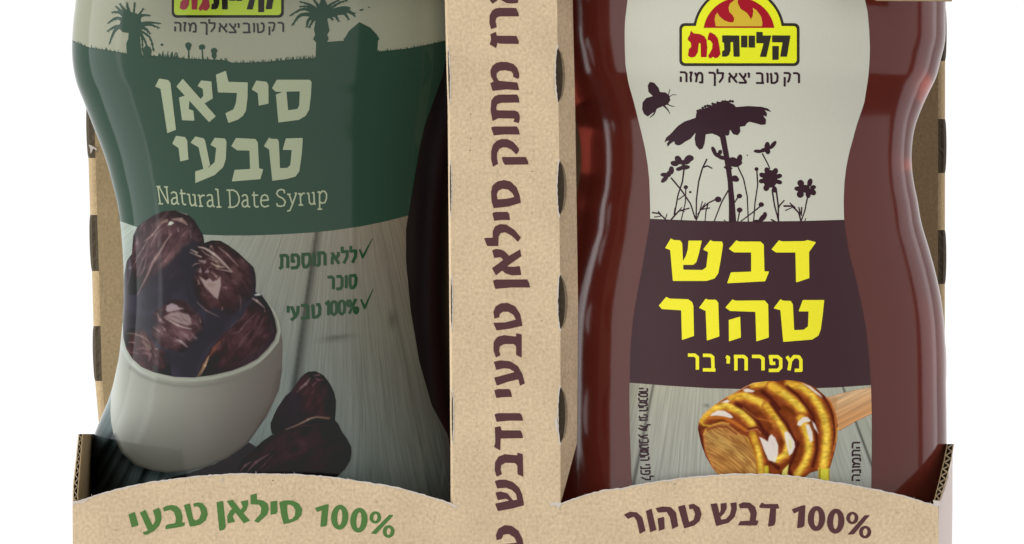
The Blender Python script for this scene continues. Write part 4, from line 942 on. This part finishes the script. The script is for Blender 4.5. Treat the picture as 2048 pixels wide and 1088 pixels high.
# ---------------------------------------------------------------- honey bottle
cR = [(-400, 1610), (-390, 1700), (-340, 1795), (-260, 1845), (-160, 1872), (-60, 1886), (0, 1890), (37, 1889.8), (88, 1888), (121, 1880), (158, 1870), (187, 1856), (220, 1841.5), (257, 1829), (294, 1823.5), (331, 1823), (364, 1827), (400, 1834), (446, 1842), (494, 1856), (542, 1869), (593, 1880), (637, 1886), (692, 1889.5), (780, 1891), (850, 1892), (960, 1892), (1100, 1890), (1215, 1886), (1236, 1872)]
BRt = Bottle([(y, 2984-r, r) for y, r in cR], .60, 2.3, 272)
honey = thing('honey_bottle', 'waisted bottle of dark red-brown honey with cream and maroon label in right bay', 'bottle', (.0468, .0272, -.0696))
M_honey = mat('dark_honey_bottle', (.27, .045, .03), .12, .085, **{'Transmission Weight': .7, 'IOR': 1.38})
BRt.body('bottle_body', M_honey, honey); cap(BRt, honey, 1492)
leftE = [(1251, -200), (1256, -40), (1255.5, 0), (1250.5, 40), (1249.6, 66), (1250, 100), (1251.5, 132), (1257, 165), (1269, 208), (1284, 269), (1291, 300), (1296, 331), (1299, 360), (1300, 390), (1300.6, 415), (1300.6, 440), (1294, 481), (1285, 534), (1274, 590), (1266, 640), (1261.5, 690), (1260, 740), (1259, 791), (1260, 867), (1263, 943), (1265, 976), (1272, 1180)]
rightE = [(1732, -200), (1727, -40), (1729.6, 0), (1735, 25), (1738, 60), (1739.4, 96), (1738.5, 125), (1736, 156), (1728, 206), (1713, 250), (1705, 280), (1698, 305), (1692, 335), (1688.5, 365), (1687, 400), (1687.5, 430), (1689.5, 455), (1698, 509), (1713, 564), (1724, 615), (1733, 667), (1737.5, 711), (1740.5, 750), (1742, 790), (1743, 835), (1743, 896), (1742, 971), (1738, 1180)]
Lx = lambda y: np.interp(y, [p[1] for p in leftE], [p[0] for p in leftE]); Rx = lambda y: np.interp(y, [p[1] for p in rightE], [p[0] for p in rightE])
def strip(name, ytop, ybot, m, parent, off, nc=90, nr=60, attrfn=None):
    s1 = np.linspace(0, 1, nc)[None, :]; t = np.linspace(0, 1, nr)[:, None]; X = 1260+480*s1+0*t
    for _ in range(4):
        Y = ytop(X)+(ybot(X)-ytop(X))*t; X = Lx(Y)+(Rx(Y)-Lx(Y))*s1
    V = BRt.map(X, Y, off).reshape(-1, 3)
    F = [[j*nc+i, (j+1)*nc+i, (j+1)*nc+i+1, j*nc+i+1] for j in range(nr-1) for i in range(nc-1)]
    return link(name, V, F, m, parent, True, attrfn(X.ravel(), Y.ravel()) if attrfn else None)
kf = lambda v: (lambda x: np.full(np.shape(x), float(v)))
b1 = lambda x: np.interp(x, [1290, 1300, 1400, 1500, 1600, 1688], [437, 437.5, 441.5, 443, 442, 439.5])
b2 = lambda x: np.interp(x, [1255, 1330, 1420, 1500, 1600, 1670, 1745], [765, 771, 776.5, 778.5, 777.5, 775, 770])
M_rcream = print_mat('cream_label_print', aR((194, 194, 180)), .5, .04, .1)
M_rband = print_mat('maroon_label_print', aR((70, 52, 56)), .42, .06, .1)
M_rdark = print_mat('dark_silhouette_print', aR((60, 44, 50)), .45, .05, .1)
M_ryel = print_mat('yellow_label_print', aR((234, 226, 58)), .45, .04, .1)
hlab = strip('front_label', kf(-190), b1, M_rcream, honey, 1.0); hlab['label'] = 'waisted paper label: cream top, maroon band, plank picture below'
strip('maroon_band', b1, b2, M_rband, hlab, 1.0)
def woodR(x, y):
    vx, vy = 1440., 107.; ang = np.arctan2(x-vx, y-vy); r = np.hypot(x-vx, y-vy)
    t = np.clip((y-770)/200, 0, 1)[..., None]; s = np.clip((x-1260)/480, 0, 1)[..., None]
    c = (np.array([166, 163, 146])*(1-s)+np.array([172, 174, 160])*s)*(1-t)+(np.array([148, 150, 144])*(1-s)+np.array([160, 164, 156])*s)*t
    e = np.clip((1266+14-x)/20, 0, 1)[..., None]; c = c*(1-.12*e)
    for a0, w, k in ((-.198, .0032, .42), (.3527, .0026, .5), (-.12, .0015, .10), (.22, .0015, .12), (.05, .0012, .08)):
        ee = np.exp(-((ang-a0)/w)**2); c = c*(1-k*ee[..., None])
    g = np.clip((ang-.3527)/.004, 0, 1)*np.clip((.44-ang)/.05, 0, 1); c = c*(1-.10*g[..., None])+np.array([150, 170, 130])*.10*g[..., None]
    e = np.exp(-(((x-1413)/6)**2+((y-811)/3)**2)); c = c*(1-.3*e[..., None])
    return {'print': np.c_[aR(c), np.ones(len(c))], 'grain': np.c_[ang*6+noise2(x/80, y/120, 4)*.05, r/180., np.zeros(len(c))]}
M_woodR = wood_print('pale_plank_print', .45); strip('plank_picture', b2, kf(1180), M_woodR, hlab, 1.0, nc=240, nr=110, attrfn=woodR)
K_ = Z(1260, 440, 3.2)
yl = [poly(K_([(262, 118), (280, 128), (322, 130), (335, 150), (342, 318), (465, 320), (488, 302), (500, 205), (472, 192), (470, 185), (515, 128), (530, 136), (590, 138), (595, 160), (580, 260), (565, 340), (542, 374), (490, 390), (275, 390), (258, 192), (225, 180)])),
 poly(K_([(375, 132), (460, 132), (440, 220), (425, 270), (405, 287), (342, 287), (335, 272), (358, 230), (370, 190)])),
 poly(K_([(680, 130), (700, 138), (835, 138), (856, 158), (860, 328), (890, 330), (865, 392), (622, 405), (645, 335), (775, 330), (775, 208), (665, 207), (632, 185)])),
 poly(K_([(952, 130), (975, 137), (1115, 135), (1135, 128), (1190, 142), (1145, 205), (1147, 372), (1062, 400), (1058, 208), (935, 208), (905, 188)])),
 poly(K_([(962, 507), (980, 516), (1028, 518), (1042, 540), (1050, 705), (1112, 702), (1138, 680), (1142, 585), (1078, 585), (1105, 512), (1242, 512), (1232, 610), (1220, 700), (1205, 740), (1165, 765), (980, 780), (962, 578), (918, 565)])),
 poly(K_([(655, 508), (675, 516), (862, 515), (884, 540), (888, 752), (808, 777), (802, 588), (640, 582), (610, 560)])), poly(K_([(632, 640), (705, 618), (710, 752), (633, 777)])),
 poly(K_([(485, 503), (500, 510), (550, 510), (565, 530), (572, 745), (492, 772), (484, 582), (442, 562)])),
 poly(K_([(232, 492), (255, 503), (372, 507), (398, 525), (406, 550), (410, 742), (333, 768), (328, 578), (205, 570), (185, 548)]))]
decal('printed_lettering', BRt, yl, M_ryel, hlab, 1.5, 1.3)['label'] = 'two large yellow Hebrew words on maroon'
decal('printed_lettering', BRt, rtl('מפרחי', (1604, 740.5), (1452, 741), 28, 6.8, gap=.22)+rtl('בר', (1431, 740), (1376, 739), 29, 6.8, gap=.25), M_ryel, hlab, 1.5, .8)['label'] = 'smaller yellow Hebrew line below'
tg = rtl('רק', (1599, 166.5), (1567, 166), 20, 4.2)+rtl('טוב', (1556, 166), (1512, 166), 19.5, 4.2)+rtl('יצא', (1499, 165.5), (1457, 165.5), 19.5, 4.2, gap=.12)+rtl('לך', (1447, 165.5), (1417, 165), 19.5, 4.2, gap=.1)+rtl('מזה', (1406, 165), (1360, 164), 19.5, 4.2)
decal('printed_lettering', BRt, tg, M_rdark, hlab, 1.5, .8)['label'] = 'small dark slogan under the brand panel'
brand(BRt, hlab, lambda p: p, [print_mat('logo_dark_label', aR((58, 54, 48)), .45, .04, .1), print_mat('logo_yellow_label', aR((222, 226, 48)), .45, .04, .1), print_mat('logo_red_label', aR((158, 36, 46)), .45, .05, .1), print_mat('logo_flame_label', aR((202, 172, 58)), .45, .05, .1)], 1.3)
sidet = rtl('לפני', (1301, 964), (1301, 927), 20, 3.4, (1, 0), gap=.14)+rtl('המוטבע', (1299, 918), (1298, 872), 20, 3.4, (1, 0), gap=.12)
sidet = [st([(x, y) for x, y in s[1]], *s[2:]) for s in rtl('לפני', (1283, 960), (1282, 928), 18, 3.2, (1, 0), gap=.12)+rtl('המוטבע', (1281, 921), (1279, 869), 17, 3.2, (1, 0), gap=.12)+rtl('על', (1279, 861), (1279, 849), 16, 3.2, (1, 0))+rtl('גבי', (1279, 841), (1279, 829), 16, 3.0, (1, 0))+rtl('המכסה', (1278, 822), (1278, 776), 17, 3.2, (1, 0), gap=.12)]
sidet2 = rtl('התמונה', (1720, 884), (1720, 962), 15.5, 3.4, (-1, 0), gap=.12)
decal('printed_lettering', BRt, sidet, M_rdark, hlab, 1.5, .7)['label'] = 'small dark line printed sideways at the left label edge'
decal('printed_lettering', BRt, sidet2, M_rdark, hlab, 1.5, .7)['label'] = 'single dark word printed sideways at the right label edge'
# flowers and bee
J = Z(1240, 140, 3.4)
fl = [poly(J([(205, 80), (235, 88), (262, 120), (272, 150), (310, 152), (335, 172), (343, 205), (325, 235), (290, 247), (250, 265), (225, 290), (190, 317), (165, 300), (152, 265), (155, 220), (180, 190), (225, 178), (195, 150), (190, 105)]))]
def js(pts, w, w1=None): return st(J(pts), w/3.4, (w1 or w)/3.4)
def je(x, y, rx, ry, a=0): (X, Y), = J([(x, y)]); return ell(X, Y, rx/3.4, ry/3.4, a)
fl += [js([(295, 238), (325, 270), (340, 297)], 13, 4), js([(320, 232), (350, 245), (372, 248)], 8, 4), js([(245, 262), (232, 300), (205, 324)], 13, 5), js([(328, 180), (335, 150), (340, 130)], 4.5), js([(336, 182), (358, 168), (383, 170)], 4.5)]
fl += [poly(J([(302, 495), (315, 460), (350, 430), (372, 405), (395, 380), (440, 350), (515, 325), (520, 290), (550, 270), (600, 252), (640, 235), (680, 224), (735, 217), (775, 235), (787, 252), (870, 245), (960, 250), (1005, 262), (1030, 286), (1008, 280), (982, 272), (998, 292), (997, 318), (972, 308), (993, 338), (990, 370), (960, 374), (920, 362), (880, 352), (862, 362), (850, 382), (815, 386), (818, 420), (800, 444), (770, 437), (748, 405), (742, 440), (730, 448), (712, 440), (690, 465), (660, 445), (625, 432), (583, 438), (575, 500), (562, 535), (540, 542), (515, 512), (508, 465), (515, 425), (480, 468), (440, 490), (420, 505), (400, 514), (375, 506), (370, 484), (345, 500), (325, 522), (320, 500), (335, 478), (318, 484)])),
       poly(J([(678, 450), (717, 440), (730, 520), (745, 600), (758, 690), (768, 780), (780, 900), (790, 1034), (740, 1034), (740, 900), (732, 760), (718, 660), (700, 560)]))]
for i in range(15):
    x = 528+i*17; y = 290-75*math.sin(min(1, (i+2)/14)*1.45)+random.uniform(-5, 5); fl.append(je(x, y, 9, 9))
stems = [([(435, 680), (425, 760), (395, 850), (370, 990)], 7), ([(350, 735), (420, 820), (480, 910), (512, 1010)], 7), ([(590, 608), (560, 670), (535, 760), (520, 880), (518, 1020)], 7), ([(572, 660), (595, 652), (625, 668)], 7), ([(448, 800), (445, 900), (415, 1030)], 5), ([(650, 880), (600, 905), (545, 955), (520, 1020)], 6),
         ([(600, 905), (585, 960), (578, 1030)], 5), ([(735, 820), (690, 900), (640, 1030)], 6), ([(800, 655), (840, 740), (865, 860), (872, 1030)], 6), ([(968, 570), (1000, 630), (1018, 670)], 6), ([(930, 680), (936, 780), (918, 900), (908, 1030)], 6), ([(950, 930), (900, 970), (820, 1030)], 6), ([(1035, 820), (1050, 920), (1078, 1030)], 7), ([(1062, 820), (1075, 920), (1078, 1030)], 7),
         ([(1275, 860), (1255, 960), (1230, 1030)], 6), ([(1115, 888), (1085, 920), (1075, 950)], 6), ([(1115, 925), (1170, 925), (1215, 970), (1230, 1030)], 8), ([(1125, 955), (1170, 935)], 5), ([(1155, 905), (1190, 935)], 5), ([(1215, 935), (1228, 980)], 6), ([(1235, 935), (1232, 990)], 6), ([(222, 970), (265, 975), (300, 1005), (318, 1030)], 7), ([(235, 1000), (275, 995)], 5), ([(262, 962), (285, 990)], 5), ([(320, 980), (308, 1020)], 4),
         ([(350, 1015), (400, 960), (470, 940)], 7), ([(370, 985), (375, 940)], 7), ([(400, 960), (420, 935)], 5), ([(415, 955), (440, 962)], 5), ([(545, 950), (560, 895)], 5), ([(545, 950), (610, 938)], 6), ([(530, 980), (580, 905)], 5), ([(400, 880), (440, 850)], 5), ([(805, 860), (780, 900)], 6), ([(815, 950), (800, 1030)], 6), ([(710, 1020), (720, 1034)], 5), ([(1030, 1018), (1060, 1034)], 7), ([(1262, 1010), (1255, 1030)], 4)]
for pts, w in stems: fl.append(js(pts, w*1.55, w*1.25))
for x, y, r in ((448, 797, 15), (478, 830, 9), (667, 880, 22), (780, 738, 24), (812, 857, 18), (813, 952, 19), (960, 915, 18), (928, 673, 14), (866, 580, 5), (765, 625, 36), (1000, 545, 20), (1022, 748, 48), (1260, 808, 30), (430, 630, 20), (330, 712, 18)): fl.append(je(x, y, r, r*.9))
for x, y, rx, ry, a in ((398, 612, 22, 32, -30), (372, 636, 28, 18, 10), (462, 610, 24, 36, 35), (480, 600, 22, 20, 0), (440, 662, 36, 16, -5), (405, 672, 24, 14, -15), (350, 682, 18, 28, 0), (302, 712, 26, 14, 0), (305, 742, 32, 15, -45), (335, 700, 30, 14, -40),
  (638, 548, 14, 30, -25), (660, 578, 34, 14, 35), (680, 560, 14, 18, 20), (690, 595, 30, 14, 20), (812, 605, 18, 32, 15), (800, 640, 34, 16, -25), (735, 665, 30, 12, 10), (790, 745, 20, 16, 0), (1040, 510, 34, 14, -52), (1000, 520, 18, 32, 5), (938, 553, 30, 12, 5), (975, 545, 26, 14, -20), (1005, 555, 16, 18, 0),
  (968, 715, 22, 17, 20), (1000, 685, 18, 24, -20), (1055, 690, 18, 24, 20), (1078, 722, 24, 16, -15), (1080, 762, 22, 15, 15), (965, 755, 22, 16, -10), (995, 800, 20, 24, 20), (1050, 812, 17, 22, -10), (1020, 740, 50, 60, 0), (1228, 770, 22, 24, -35), (1290, 765, 17, 28, 15), (1215, 808, 30, 17, 5), (1225, 845, 24, 24, 30), (1278, 845, 17, 26, -10), (1308, 830, 26, 20, 35), (1312, 798, 20, 15, -15), (970, 1005, 34, 18, -45), (985, 985, 14, 20, 0), (930, 1028, 28, 10, 0)): fl.append(je(x, y, rx, ry, a))
decal('flower_silhouette', BRt, fl, M_rdark, hlab, 1.4, .9)['label'] = 'dark silhouettes of a daisy, meadow flowers and a bee'
# honey dipper picture
zg = Z(1390, 750, 5.18); zh = Z(1540, 750, 4.73)
ch_ = CR(1385, 755, 1755, 985, (120, 62, 36))
body = poly(zg([(30, 560), (40, 480), (90, 400), (200, 310), (310, 235), (400, 185), (500, 130), (600, 80), (760, 62)]) + zh([(60, 60), (140, 45), (240, 55), (330, 75), (430, 120), (510, 190), (580, 270), (620, 370), (640, 480), (635, 600), (610, 720), (580, 830), (560, 890), (450, 905), (380, 925), (320, 975), (200, 1000)]) + zg([(600, 1080), (260, 1060), (180, 960), (110, 840), (60, 700)]))
handle = poly([(1640, 795), (1658, 793), (1700, 782), (1746, 773), (1746, 826), (1712, 842), (1678, 862), (1660, 850)])
drip = poly(zh([(455, 880), (562, 885), (562, 960), (575, 1060), (455, 1060)]))
drip2 = poly(zh([(120, 900), (175, 845), (160, 960), (100, 980)]))
def handc(X, Y):
    u = (X-1660)*.86-(Y-830)*-.5; v = (X-1660)*.45+(Y-830)*.9
    n = noise2(u/50+9, v/4+9, 31, 3); t = np.clip((Y-(1690-X)*.32-775-0)/60, 0, 1)
    c = np.stack([226-24*t, 194-44*t, 154-52*t], -1)*(.80+.34*n)[..., None]
    return c
ch_.fill(handle, handc, 1)
ch_.fill(poly([(1650, 795), (1672, 790), (1664, 806)]), (190, 160, 130), 1.5, .8)
ch_.fill(poly([(1655, 800), (1675, 793), (1668, 850), (1662, 852)]), (176, 128, 84), 3, .6)
def bodyc(X, Y):
    n = noise2(X/18, Y/12, 33, 3); m = noise2(X/7+Y/20, Y/5, 35, 2)
    return np.array([116, 58, 34])*(.7+.5*n+.15*m)[..., None]
ch_.fill(body, bodyc, 1.2)
def rib(f, pts, w0, w1, col, s, seed, a=.95, soft=4):
    def cc(X, Y):
        n = noise2(X/9+seed, Y/4.0+seed, seed, 3)
        return np.array(col, float)*(.72+.52*n)[..., None]
    ch_.fill(st(f(pts), w0/s, w1/s), cc, soft, a)
G1 = (212, 164, 58); G2 = (234, 204, 84); G3 = (158, 88, 44); DK = (92, 42, 34)
# ribs from left to right
for f, s, pts, w0, w1, sd_ in ((zg, 5.18, [(70, 470), (180, 360), (330, 320), (480, 390), (600, 510)], 90, 110, 41), (zg, 5.18, [(380, 240), (520, 220), (680, 290), (800, 400), (860, 500)], 96, 130, 43),
     (zg, 5.18, [(600, 110), (740, 90), (860, 160)], 80, 120, 45), (zh, 4.73, [(20, 110), (130, 180), (230, 260), (310, 340)], 110, 110, 46), (zh, 4.73, [(180, 90), (300, 120), (400, 200), (470, 300), (520, 420), (540, 560), (530, 720), (510, 860)], 90, 120, 47),
     (zh, 4.73, [(-30, 300), (70, 420), (140, 540), (180, 640), (150, 760), (40, 830)], 90, 80, 49), (zh, 4.73, [(300, 420), (340, 520), (370, 620), (370, 740), (330, 850), (260, 950)], 110, 90, 51), (zg, 5.18, [(600, 620), (650, 760), (680, 900), (690, 1040)], 80, 90, 53)):
    rib(f, pts, w0*1.15, w1*1.15, G3, s, sd_, .9, 3); rib(f, [(x-4, y-8) for x, y in pts], w0*.72, w1*.72, G1, s, sd_+1, .95, 4); rib(f, [(x-6, y-14) for x, y in pts[1:]], w0*.3, w1*.38, G2, s, sd_+2, .8, 4)
# dark channels
for f, s, pts, w in ((zg, 5.18, [(430, 300), (520, 350), (620, 440), (700, 560), (760, 680)], 58), (zg, 5.18, [(690, 170), (780, 240), (870, 350)], 52), (zh, 4.73, [(10, 260), (90, 380), (160, 470), (220, 600), (260, 660)], 44), (zh, 4.73, [(160, 110), (260, 190), (340, 290), (400, 380), (430, 520), (440, 700), (400, 860)], 36),
     (zh, 4.73, [(260, 640), (230, 740), (170, 880), (200, 960)], 46), (zh, 4.73, [(500, 200), (570, 320), (610, 480), (600, 660)], 22), (zg, 5.18, [(740, 600), (760, 640)], 50), (zg, 5.18, [(780, 900), (860, 960)], 70), (zg, 5.18, [(560, 560), (640, 540), (700, 600)], 26), (zg, 5.18, [(45, 560), (80, 740), (160, 920)], 30)):
    ch_.fill(st(f(pts), w/s, w*.8/s), DK, 3, .8)
    ch_.fill(st(f([(x+6, y+6) for x, y in pts]), w*.35/s), (60, 26, 26), 2, .6)
ch_.fill(st(zh([(480, 120), (560, 230), (615, 380), (628, 560), (600, 720)]), 3.5), (196, 120, 60), 1.2, .7)
ch_.fill(st(zh([(642, 500), (632, 640)]), 3.5), (214, 176, 92), 1.2, .8)
# wood-grained face of the dipper
face = poly(zg([(90, 620), (110, 565), (180, 520), (260, 490), (330, 500), (400, 560), (470, 610), (550, 640), (590, 760), (630, 880), (640, 1040), (560, 1080), (260, 1060), (180, 950), (120, 820), (95, 720)]))
def facec(X, Y):
    u = (X-1440)*.75+(Y-900)*.66; v = -(X-1440)*.6+(Y-900)*.8+8*np.sin((X-1400)/38.)
    n = noise2(u/40+3, v/4.2+3, 57, 3); r = np.clip((1-np.abs(2*n-1)-.6)/.4, 0, 1)
    c = np.stack([178+0*X, 130+0*X, 72+0*X], -1)*(.86+.3*noise2(X/20, Y/20, 59)[..., None])
    g = np.exp(-((v+6)/14.)**2)[..., None]; c = c*(1-.5*g)+np.array([200, 170, 98])*.5*g
    return c*(1-.5*r[..., None])+np.array([96, 50, 26])*.5*r[..., None]
ch_.fill(face, facec, 2)
for pts, w, c, a in (([(90, 620), (110, 565), (190, 515), (280, 490), (350, 505)], 16, (206, 150, 70), .85), ([(95, 640), (110, 800), (180, 950), (240, 1040)], 12, (186, 110, 60), .8), ([(130, 560), (240, 530), (330, 540), (430, 610)], 26, (118, 56, 36), .7), ([(60, 480), (90, 520), (150, 525)], 16, (206, 172, 60), .8),
   ([(150, 440), (300, 440), (420, 500), (520, 570)], 34, (188, 110, 46), .8), ([(540, 650), (600, 780), (640, 900), (660, 1040)], 12, (190, 150, 50), .7), ([(740, 960), (740, 1030)], 44, (204, 204, 62), .8), ([(540, 580), (640, 560), (680, 600)], 14, (206, 130, 80), .7), ([(500, 340), (640, 450), (800, 480), (870, 450)], 12, (206, 128, 56), .6)): ch_.fill(st(zg(pts), w/5.18), c, 2, a)
W_ = (222, 216, 208)
for f, pts in ((zg, [(155, 425), (180, 395), (240, 365), (310, 372), (370, 410), (395, 440), (370, 448), (300, 428), (220, 420)]), (zg, [(665, 640), (700, 655), (755, 690), (765, 640), (790, 612), (830, 650), (862, 730), (860, 820), (830, 905), (760, 880), (720, 790)]),
               (zh, [(135, 545), (160, 530), (190, 560), (230, 630), (235, 680), (210, 740), (180, 765), (165, 700), (145, 620)]), (zh, [(255, 470), (265, 440), (310, 400), (350, 395), (385, 430), (370, 445), (320, 450), (285, 485)]), (zh, [(395, 435), (425, 465), (458, 555), (415, 500)]),
               (zh, [(335, 465), (370, 470), (400, 540), (405, 620), (380, 640), (355, 560)]), (zg, [(270, 285), (330, 255), (362, 270), (330, 290)]), (zg, [(495, 150), (540, 138), (620, 165), (600, 178), (520, 178)]), (zh, [(300, 75), (380, 105), (470, 180), (495, 215), (440, 180), (360, 115)])):
    ch_.fill(poly(f(pts)), W_, 1.3, .92)
ch_.fill(poly(zg([(775, 680), (800, 660), (830, 720), (825, 800)])), (206, 190, 192), 2, .6)
ch_.fill(poly(zh([(175, 600), (200, 620), (205, 690), (185, 700)])), (214, 204, 120), 2, .7)
ch_.fill(st(zg([(60, 440), (180, 325), (300, 245), (420, 180), (560, 100), (700, 65)]), 2.4), (214, 170, 120), 1.0, .7)
ch_.fill(drip, (206, 200, 70), 1.5); ch_.fill(st(zh([(470, 890), (468, 1000)]), 3), (120, 96, 40), 1.5, .8); ch_.fill(st(zh([(555, 900), (558, 1040)]), 3), (150, 130, 50), 1.5, .7)
ch_.fill(drip2, (214, 206, 110), 1.5)
M_printR = vcol_mat('label_picture_print', .45)
decal('printed_honey_dipper', BRt, [handle, body, drip], M_printR, hlab, 1.4, 1.3, ch_, clip=poly(leftE+rightE[::-1]))['label'] = 'printed picture of a wooden dipper dripping golden honey'
